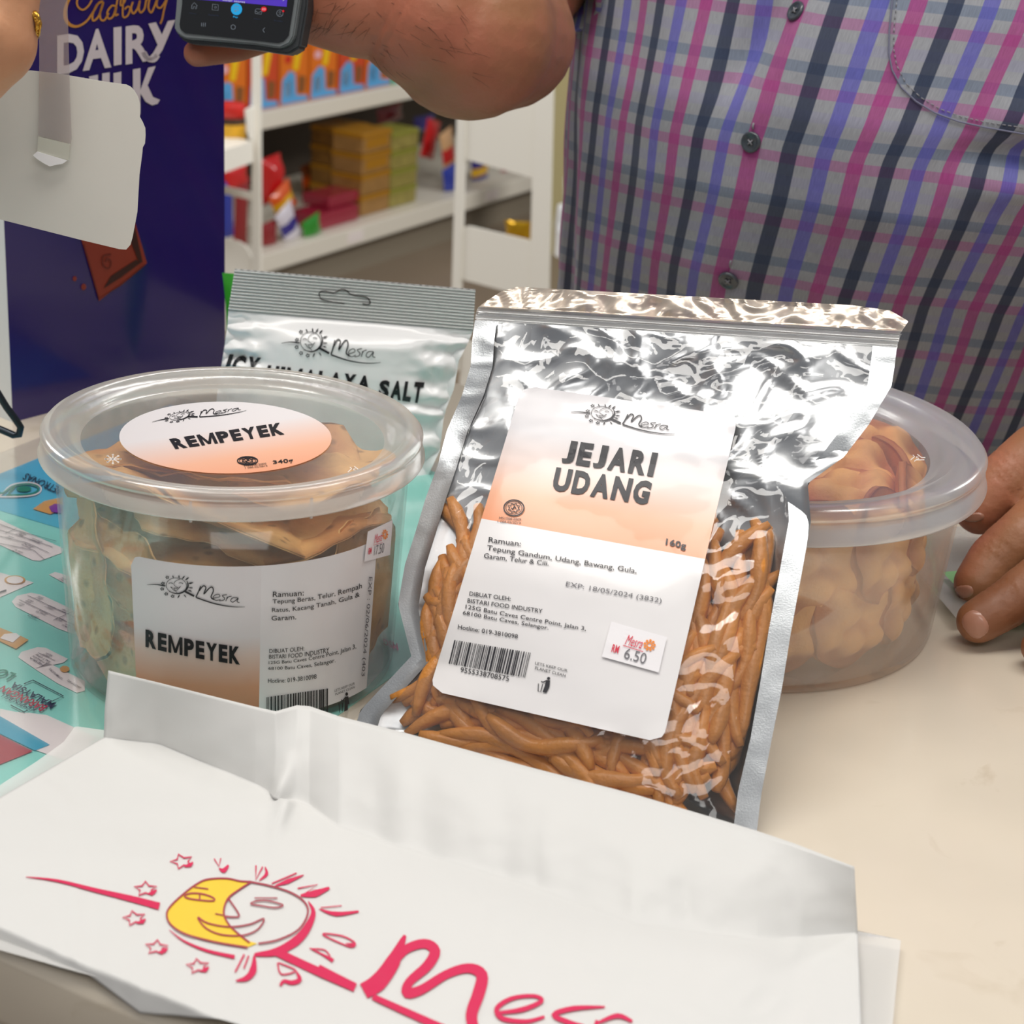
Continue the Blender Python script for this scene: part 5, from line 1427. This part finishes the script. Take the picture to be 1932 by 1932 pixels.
nail((1840, 1178), 29, 23, .9, man, bb); nail((1815, 1117), 23, 13, -.15, man, bb); nail((1838, 976), 20, 9, -.1, man, bb)

# ---- shirt
def interp(z, pts): return float(np.interp(z, [p[0] for p in pts], [p[1] for p in pts]))
XF = [(-.4, .128), (0, .124), (.115, .1235), (.2, .130), (.285, .1475), (.42, .172), (.6, .19)]
YF = [(-.4, 1.24), (-.1, 1.205), (0, 1.17), (.06, 1.137), (.12, 1.104), (.17, 1.084), (.22, 1.08), (.28, 1.092), (.34, 1.113), (.42, 1.14), (.6, 1.17)]
XL = [(-.4, .042), (.1, .0325), (.2, .0285), (.3, .026), (.42, -.03), (.6, -.05)]


def shirt_frame(z):
    xf, yf = interp(z, XF), interp(z, YF); dep = interp(z, [(-.4, .115), (.1, .14), (.3, .135), (.45, .12), (.5, .10)])
    hw = (xf - interp(z, XL) + .454 * dep * .92) / .891
    hw = max(hw, .12)
    if z > .42: k = sqrt(max(1 - ((z - .42) / .135) ** 2, .06)); yf += dep * (1 - max(k, .5)); dep *= max(k, .5); hw *= max(k, .28)
    return Vector((xf, yf, z)) + B_ * dep, hw, dep


def shirt_pt(th_, z, off=0., folds=True):
    """th_: angle round the torso, 0 = placket, positive towards the picture's right"""
    c, hw, dep = shirt_frame(z); e = 2 / 2.25
    sx, cx = sin(th_), cos(th_); x = hw * (1.42 if sx > 0 else 1) * abs(sx) ** e * (1 if sx >= 0 else -1); y = -dep * abs(cx) ** e * (1 if cx >= 0 else -1)
    u = th_ * .168 * (1 if th_ < 0 else 1.22)
    d = off
    if folds:
        d += .0035 * sin(u * 150 + z * 14 + 2 * noise.noise(Vector((u * 12, z * 5, 1)))) * sm(-.05, -.16, u) * sm(.32, .1, z)
        d += .009 * noise.noise(Vector((u * 9, z * 4.5 + u * 9, 4))) + .003 * noise.noise(Vector((u * 26, z * 12, 9)))
        d += -.011 * math.exp(-((u + .012 - (z - .26) * .28) / .010) ** 2) * sm(.2, .26, z) * 1.1      # pull fold by the top button
        q = (z - .215) - (u - .08) * .12; d += (.012 * math.exp(-((q - .016) / .016) ** 2) - .014 * math.exp(-((q + .004) / .009) ** 2) + .007 * math.exp(-((q + .026) / .012) ** 2)) * sm(.07, .12, u)       # fold below the pocket
        d += .0016 * (sm(-.0185, -.0175, u) - sm(.0165, .0175, u)) * .9
    n = (A_ * x / hw ** 2 + B_ * y / dep ** 2).normalized()
    return c + A_ * x + B_ * y + n * d, u


def shirt_material():
    M = bpy.data.materials.new('plaid_cotton'); M.use_nodes = True; nt = M.node_tree; N = nt.nodes.new; L = nt.links.new; b = nt.nodes['Principled BSDF']
    b.inputs['Roughness'].default_value = .75; b.inputs['Sheen Weight'].default_value = .25; b.inputs['Specular IOR Level'].default_value = .25
    uv = N('ShaderNodeUVMap'); s = N('ShaderNodeSeparateXYZ'); L(uv.outputs[0], s.inputs[0])
    def stripes(axis, period, offs, width):
        outs = []
        for o_ in offs:
            a = N('ShaderNodeMath'); a.operation = 'ADD'; a.inputs[1].default_value = 50 * period - o_ + width / 2; L(s.outputs[axis], a.inputs[0])
            f = N('ShaderNodeMath'); f.operation = 'MODULO'; f.inputs[1].default_value = period; L(a.outputs[0], f.inputs[0])
            l = N('ShaderNodeMath'); l.operation = 'LESS_THAN'; l.inputs[1].default_value = width; L(f.outputs[0], l.inputs[0]); outs.append(l.outputs[0])
        return outs
    P_ = .0425; PY = .0385
    cols = ['b4388c', '12284c', '5c58c4']
    base = N('ShaderNodeRGB'); base.outputs[0].default_value = lin('94969c'); cur = base.outputs[0]
    for o_, c, k in zip(stripes('Y', PY, (.003, .0158, .0286), .0062), ('a04a8c', '5a6c86', '8c8ca8'), (.55, .6, .42)):
        m_ = N('ShaderNodeMath'); m_.operation = 'MULTIPLY'; m_.inputs[1].default_value = k; L(o_, m_.inputs[0])
        x = N('ShaderNodeMix'); x.data_type = 'RGBA'; L(m_.outputs[0], x.inputs[0]); L(cur, x.inputs[6]); x.inputs[7].default_value = lin(c); cur = x.outputs[2]
    weft = cur
    for o_, c, k in zip(stripes('X', P_, (-.003, .0112, .0254), .0066), cols, (.8, .86, .74)):
        m_ = N('ShaderNodeMath'); m_.operation = 'MULTIPLY'; m_.inputs[1].default_value = k; L(o_, m_.inputs[0])
        mul = N('ShaderNodeMix'); mul.data_type = 'RGBA'; mul.blend_type = 'MULTIPLY'; mul.inputs[0].default_value = .35; mul.inputs[6].default_value = lin(c); L(weft, mul.inputs[7])
        x = N('ShaderNodeMix'); x.data_type = 'RGBA'; L(m_.outputs[0], x.inputs[0]); L(cur, x.inputs[6]); L(mul.outputs[2], x.inputs[7]); cur = x.outputs[2]
    n = N('ShaderNodeTexNoise'); n.inputs['Scale'].default_value = 1; n.inputs['Detail'].default_value = 3
    mp = N('ShaderNodeMapping'); mp.inputs['Scale'].default_value = (2600, 160, 1); L(uv.outputs[0], mp.inputs[0]); L(mp.outputs[0], n.inputs['Vector'])
    r = N('ShaderNodeMapRange'); r.inputs['From Min'].default_value = .3; r.inputs['From Max'].default_value = .7; r.inputs['To Min'].default_value = .86; r.inputs['To Max'].default_value = 1.12; L(n.outputs['Fac'], r.inputs[0])
    h = N('ShaderNodeHueSaturation'); L(cur, h.inputs['Color']); L(r.outputs[0], h.inputs['Value']); L(h.outputs[0], b.inputs['Base Color'])
    bp = N('ShaderNodeBump'); bp.inputs['Strength'].default_value = .25; bp.inputs['Distance'].default_value = .0005; L(n.outputs['Fac'], bp.inputs['Height']); L(bp.outputs[0], b.inputs['Normal'])
    return M


PLAID = shirt_material()
V = []; UV = []; F = []; nt_, nz_ = 230, 210; z0_, z1_ = -.34, .556
for j in range(nz_ + 1):
    z = z0_ + (z1_ - z0_) * j / nz_
    for i in range(nt_ + 1):
        t = -pi + 2 * pi * i / nt_; p, u = shirt_pt(t, z); V.append(p); UV.append((u + .0 * z, z - .03 * u * 0))
for j in range(nz_):
    for i in range(nt_): q = j * (nt_ + 1) + i; F.append((q, q + 1, q + nt_ + 2, q + nt_ + 1))
shirt = mesh('plaid_shirt', V, F, PLAID, man, True, UV)
sb = BVHTree.FromPolygons([tuple(v) for v in V], F)


def surf_uv(p):
    c, hw, dep = shirt_frame(p.z); q = p - c; x, y = q.dot(A_), q.dot(B_); ex = 2.25 / 2
    t = atan2((abs(x) / hw) ** ex * (1 if x >= 0 else -1), (abs(y) / dep) ** ex * (1 if y < 0 else -1)); return t


# sleeves
def sleeve(a, b, ra, rb, name):
    a = Vector(a); b = Vector(b); t = (b - a).normalized(); u = t.cross(Vector((0, -1, 0))).normalized(); w = t.cross(u); V = []; F = []; UV = []; n, k = 60, 24
    prof = [(q / k, 1, 0) for q in range(k + 1)] + [(1, .93, 0), (.85, .92, 0)]
    for q, s_, _ in prof:
        for i in range(n + 1):
            an = 2 * pi * i / n; r = (ra + (rb - ra) * q) * s_ * (1 + .05 * sin(3 * an + q * 5)); V.append(a + t * (b - a).length * q + (u * cos(an) + w * sin(an)) * r); UV.append((an * .075, -q * .16))
    for j in range(len(prof) - 1):
        for i in range(n): q = j * (n + 1) + i; F.append((q, q + 1, q + n + 2, q + n + 1))
    return mesh(name, V, F, PLAID, man, True, UV)


sleeve((.02, 1.37, .47), Wp(985, -14, 1.178, 1)[0], .075, pxr(146, Wp(985, -14, 1.178, 1)[0]), 'sleeve')
sleeve((.34, 1.16, .46), (.465, 1.165, .27), .08, .066, 'sleeve')
MB().lathe([(.062, 0), (.066, .03), (.07, .055), (.074, .05), (.071, .03), (.068, -.005)], Vector((.19, 1.235, .535)), 48).build('collar', PLAID, man)
# buttons with buttonhole stitching
BT = mat('button_grey', '3c434a', .25, coat=.5); THR = mat('thread', '8a8a90', .7)
for (x, y) in ((1503, 22), (1418, 268), (1375, 528)):
    v = ray(x, y).normalized(); h = sb.ray_cast(CAM, v)
    if h[0] is None: continue
    p, n_ = h[0], h[1]; n_ = n_ if n_.dot(CAM - p) > 0 else -n_
    q = n_.to_track_quat('Z', 'Y').to_matrix(); Mx = q.to_4x4(); r = pxr(20, p)
    b_ = MB(); b_.lathe([(r * .98, .0004), (r, .0012), (r * .93, .0021), (r * .8, .0022), (r * .68, .0016), (r * .3, .0014), (0, .0014)], p, 40, Mx)
    b_ = b_.build('button', BT, man)
    hl = MB()
    for k in range(4): a = pi / 4 + k * pi / 2; hl.lathe([(0, .0018), (r * .11, .0017), (r * .13, .0014)], p + q @ Vector((cos(a) * r * .26, sin(a) * r * .26, 0)), 8, Mx)
    hl.build('button_hole', mat('hole_dark', '14171a', .6), b_)
    MB().tube([p + q @ Vector((a * r * .22, a * r * .22, .0021)) for a in (-1, 0, 1)], .0004, 6).tube([p + q @ Vector((a * r * .22, -a * r * .22, .0021)) for a in (-1, 0, 1)], .0004, 6).build('thread', THR, b_)
    s1_ = [atp(x + dx, y + dy, p + n_ * .0008, n_) for dx, dy in ((3, -24), (2, -30), (4, -36))]; MB().tube(s1_, .0006, 6).build('buttonhole_stitch', THR, man)
# chest pocket: raised patch and stitching
def onshirt(x, y, off):
    v = ray(x, y).normalized(); h = sb.ray_cast(CAM, v)
    if h[0] is None: return None
    n_ = h[1] if h[1].dot(CAM - h[0]) > 0 else -h[1]; return h[0] + n_ * off
pk = [(1690, -60), (1684, 0), (1678, 60), (1677, 100), (1683, 132), (1700, 165), (1728, 192), (1765, 214), (1810, 230), (1860, 240), (1935, 250), (2010, 258)]
mb = MB(); st_pts = [onshirt(x, y, .0014) for x, y in pk]; st_pts = [p for p in st_pts if p is not None]
mb.tube(st_pts, .0005, 6).build('pocket_edge', mat('pocket_piping', '6e6f86', .8), man)
ins = [(x + 9, y - 8) for x, y in pk]; sp_ = [onshirt(x, y, .0008) for x, y in ins]; sp_ = [p for p in sp_ if p is not None]
seg = MB()
for a, b in zip(sp_[:-1], sp_[1:]):
    k = max(2, int((b - a).length / .003))
    for i in range(k):
        p = a.lerp(b, (i + .15) / k); q = a.lerp(b, (i + .75) / k); seg.tube([p, q], .00032, 5)
so = seg.build('pocket_stitching', THR, man); so['kind'] = 'stuff'

# ---- phone in his hand
pn = Vector((-.30, -.93, .22)).normalized(); PHP = aty(450, 80, 1.028)
phone = thing('phone', 'dark phone in a chunky grey case held in the raised hand', 'phone', PHP)
sc_ = 380 / 1932; q7 = lambda p: [(320 + x * sc_, y * sc_) for x, y in p]
CASE = mat('case_rubber', '3a3d40', .42, coat=.15); RIM = mat('case_rim', '6d7274', .3, coat=.3); GLS = mat('screen_glass', '08090c', .06, coat=1.)
outer = q7([(95, -900), (60, 40), (40, 250), (42, 290), (75, 350), (150, 400), (240, 408), (480, 428), (700, 448), (900, 466), (1060, 500), (1120, 510), (1180, 480), (1205, 440), (1240, 300), (1265, 60), (1290, -900)])
backo = q7([(120, -900), (85, 60), (62, 300), (100, 372), (190, 420), (480, 440), (860, 482), (1010, 508), (1140, 523), (1250, 455), (1320, 60), (1345, -900)])
slab('case_body', backo, PHP - pn * .002, pn, .010, CASE, phone, bev=.0012)
slab('case_lip', q7([(95, -900), (62, 30), (42, 250), (46, 285), (85, 335), (150, 372), (480, 398), (830, 428), (1000, 455), (1060, 462), (1150, 420), (1190, 350), (1245, 0), (1270, -900)]), PHP + pn * .0014, pn, .005, RIM, phone, bev=.0008)
slab('screen', q7([(150, -900), (120, 40), (95, 235), (105, 280), (150, 318), (520, 356), (860, 392), (1040, 412), (1090, 395), (1140, 340), (1190, 20), (1215, -900)]), PHP + pn * .002, pn, .0012, GLS, phone)
sF_ = lambda o_: (lambda x, y: atp(x, y, PHP + pn * (.002 + o_), pn))
EMI = lambda n, c, s: mat(n, c, .3)


def emit(name, c, s=1.):
    if name in MATS: return MATS[name]
    M = mat(name, '000000', .2); b = M.node_tree.nodes['Principled BSDF']; b.inputs['Emission Color'].default_value = lin(c); b.inputs['Emission Strength'].default_value = s; return M


pr = Print().poly(q7([(130, -300), (1160, -300), (1122, 66), (720, 30), (330, 0), (128, -14)])); pr.lay('purple_banner', sF_(.0002), emit('screen_purple', '5a3cc8', .8), phone)
pr = Print(); pr.text('other stores', q7([(510, -12), (725, 10), (722, 30), (508, 6)])); pr.text('>', q7([(1085, -12), (1100, -10), (1098, 12), (1083, 10)])); pr.lay('banner_text', sF_(.0004), emit('screen_white', 'e8e6f2', .8), phone)
pr = Print(); pr.disc(*[(q7([(642, 88)])[0]), 10.5, 11.2]); pr.lay('blue_round_icon', sF_(.0003), emit('screen_blue', '28a6e2', .9), phone)
pr = Print(); S7 = lambda p, w, c=False: pr.stroke(q7(p), w * sc_, c, 1)
S7([(210, 55), (236, 25), (266, 55)], 4); S7([(214, 50), (210, 84), (226, 84), (230, 62), (244, 62), (246, 84), (258, 84), (262, 52)], 4)
S7([(412, 40), (468, 46), (466, 100), (408, 94)], 4, True); S7([(440 + 13 * (1 if j % 2 else .5) * cos(j * pi / 5), 70 + 13 * (1 if j % 2 else .5) * sin(j * pi / 5)) for j in range(10)], 3, True)
S7([(820, 128), (822, 95), (835, 84), (878, 88), (886, 108), (880, 136), (822, 130)], 4); S7([(824, 104), (850, 122), (880, 108)], 4)
S7([(1058 + 31 * cos(k * pi / 8), 127 + 32 * sin(k * pi / 8)) for k in range(16)], 4, True); S7([(1058 + 9 * cos(k * pi / 4), 118 + 10 * sin(k * pi / 4)) for k in range(8)], 3, True); S7([(1040, 148), (1058, 136), (1076, 150)], 3)
for x in (308, 325, 343): S7([(x, 218), (x - 1, 254)], 5)
S7([(592, 245), (606, 238), (622, 242), (632, 256), (628, 274), (612, 281), (596, 278), (588, 262)], 5, True); S7([(914, 265), (894, 288), (910, 312)], 5)
S7([(620, 62), (640, 58), (664, 64)], 5); S7([(618, 80), (640, 80)], 5); S7([(650, 78), (662, 100), (620, 108)], 5); S7([(626, 96), (636, 112)], 5)
pr.lay('icon_print', sF_(.0005), emit('screen_grey', '9aa2ac', .5), phone)
pr = Print(); pr.text('Home', q7([(190, 118), (258, 126), (257, 138), (189, 130)])); pr.text('Rewards', q7([(375, 134), (472, 142), (471, 156), (374, 148)])); pr.text('Inbox', q7([(808, 172), (872, 178), (871, 190), (807, 184)])); pr.text('Profile', q7([(1005, 190), (1085, 198), (1084, 212), (1004, 204)]))
pr.lay('icon_captions', sF_(.0005), emit('screen_dim', '3c4660', .5), phone)
pr = Print(); pr.text('Pay', q7([(610, 152), (656, 156), (655, 178), (609, 173)]), .02); pr.lay('pay_caption', sF_(.0005), emit('screen_blue', ''), phone)
pr = Print(); pr.disc(q7([(904, 88)])[0], 5.4, 4.8); pr.disc(q7([(1090, 106)])[0], 2, 2); pr.lay('red_badge', sF_(.0006), emit('screen_red', 'e0202c', .9), phone)
pr = Print(); pr.text('23', q7([(888, 78), (920, 80), (918, 98), (886, 96)])); pr.lay('badge_number', sF_(.0008), emit('screen_white', ''), phone)

# ---- the second person: wrist and hand at the top left, with a fine gold bracelet
cus = thing('person', 'second person, wrist and part of a hand with gold bracelet, top left', 'person', aty(-60, 60, .78))
parts = []
limb(Wp(-250, -560, .80, 150), Wp(-70, -230, .78, 112), Wp(2, -45, .77, 80), Wp(-2, -20, .77, 78), Wp(-28, 72, .765, 98), Wp(-60, 120, .765, 86))
for (x0, y0), (x1, y1), r_ in (((-60, 110), (-150, 215), 34), ((-85, 90), (-200, 175), 34), ((-100, 60), (-230, 120), 32), ((-110, 20), (-240, 60), 29)):
    mx_, my_ = (x0 + x1) / 2, (y0 + y1) / 2 - 12; limb(Wp(x0, y0, .765, r_ * 1.1), Wp(mx_, my_, .75, r_), Wp(x1, y1, .745, r_ * .85))
limb(Wp(-40, 60, .75, 50), Wp(-80, 170, .735, 36), Wp(-110, 240, .73, 30))
hand2 = fuse('body', parts, .0016, 8, SKIN2, cus)
br = thing('bracelet', 'fine gold chain bracelet on the wrist at the top left edge', 'bracelet', aty(60, 30, .77))
GOLD = mat('gold', 'd8a848', .22, 1.)
loop = [Wp(x, y, Y_, 1)[0] for x, y, Y_ in ((56, 22, .772), (62, 24, .766), (67, 29, .764), (71, 38, .764), (73, 47, .764), (71, 57, .766), (68, 66, .77), (60, 76, .785), (20, 84, .80), (-30, 60, .805), (-20, 20, .80), (30, 12, .79))]
n_ch = 64; LP = [loop[i % 12] for i in range(12)]
def lpt(q):
    q = q * 12; i = int(q); f = q - i; p = [LP[(i + k - 1) % 12] for k in range(4)]
    return .5 * ((2 * p[1]) + (p[2] - p[0]) * f + (2 * p[0] - 5 * p[1] + 4 * p[2] - p[3]) * f * f + (3 * p[1] - p[0] - 3 * p[2] + p[3]) * f ** 3)
for k in range(n_ch):
    p = lpt(k / n_ch); t = (lpt((k + .5) / n_ch % 1) - p).normalized(); n_ = t.orthogonal().normalized(); b_ = t.cross(n_) if k % 2 else n_
    mb = MB().tube([p + t * .0019 * cos(q * pi / 5) + b_ * .0012 * sin(q * pi / 5) for q in range(11)], .0004, 5, False)
    if k % 3 == 0: mb.lathe([(0, .001), (.0009, .0006), (.0009, -.0006), (0, -.001)], p, 8)
    mb.build('chain_link', GOLD, br)

# dark hairs on the raised forearm and wrist
mb = MB(); rnd = random.Random(5)
for k in range(70):
    x, y = (rnd.uniform(590, 700), rnd.uniform(-5, 60)) if k < 34 else (rnd.uniform(700, 900), rnd.uniform(0, 150))
    p, n_ = hit(bb, x, y, .0001)
    if p is None: continue
    d = (CS * rnd.uniform(.5, 1) * (1 if k >= 34 else -.8) + CD * rnd.uniform(.1, .9)); d = (d - n_ * d.dot(n_)).normalized(); L_ = rnd.uniform(.005, .012); side = n_.cross(d) * rnd.uniform(-.3, .3)
    mb.tube([p, p + d * L_ * .5 + n_ * .0007 + side * L_ * .3, p + d * L_ + n_ * .0005 + side * L_], [.00009, .00007, .00003], 3, False)
ho = mb.build('arm_hair', mat('hair_dark', '2c1e16', .5), man); ho['kind'] = 'stuff'

# clear packet with a green print on the counter behind the fingers
P = atz(1890, 1085, .004); AX = ((A_ * .8 + B_ * .6).normalized(), (B_ * .8 - A_ * .6).normalized(), Vector((0, 0, 1)))
pk_ = thing('clear_packet', 'clear and green plastic packet lying on the counter under the fingers', 'packet', P)
mbp = MB(); nx = 16
V = []; F = []; UV = []
for s_ in (1, -1):
    for j in range(nx + 1):
        for i in range(nx + 1):
            u = i / nx * 2 - 1; v = j / nx * 2 - 1; V.append(P + AX[0] * u * .05 + AX[1] * v * .06 + Vector((0, 0, 1)) * (.0035 + .003 * s_ * (1 - u ** 4) * (1 - v ** 4) + .0008 * noise.noise(Vector((u * 3, v * 3, 2))))); UV.append((i / nx, j / nx))
fm = []
for s_ in (0, 1):
    for j in range(nx):
        for i in range(nx): q = s_ * (nx + 1) ** 2 + j * (nx + 1) + i; F.append((q, q + 1, q + nx + 2, q + nx + 1)); fm.append(1 if j < 7 and i > 1 else 0)
CLP = mat_film('packet_film', 'e6e6e4', .35, .08, .12, bump=.3, bscale=90); mesh('packet_film', V, F, CLP, pk_, True, UV, [CLP, mat('packet_green', '8cc088', .4)], fm)
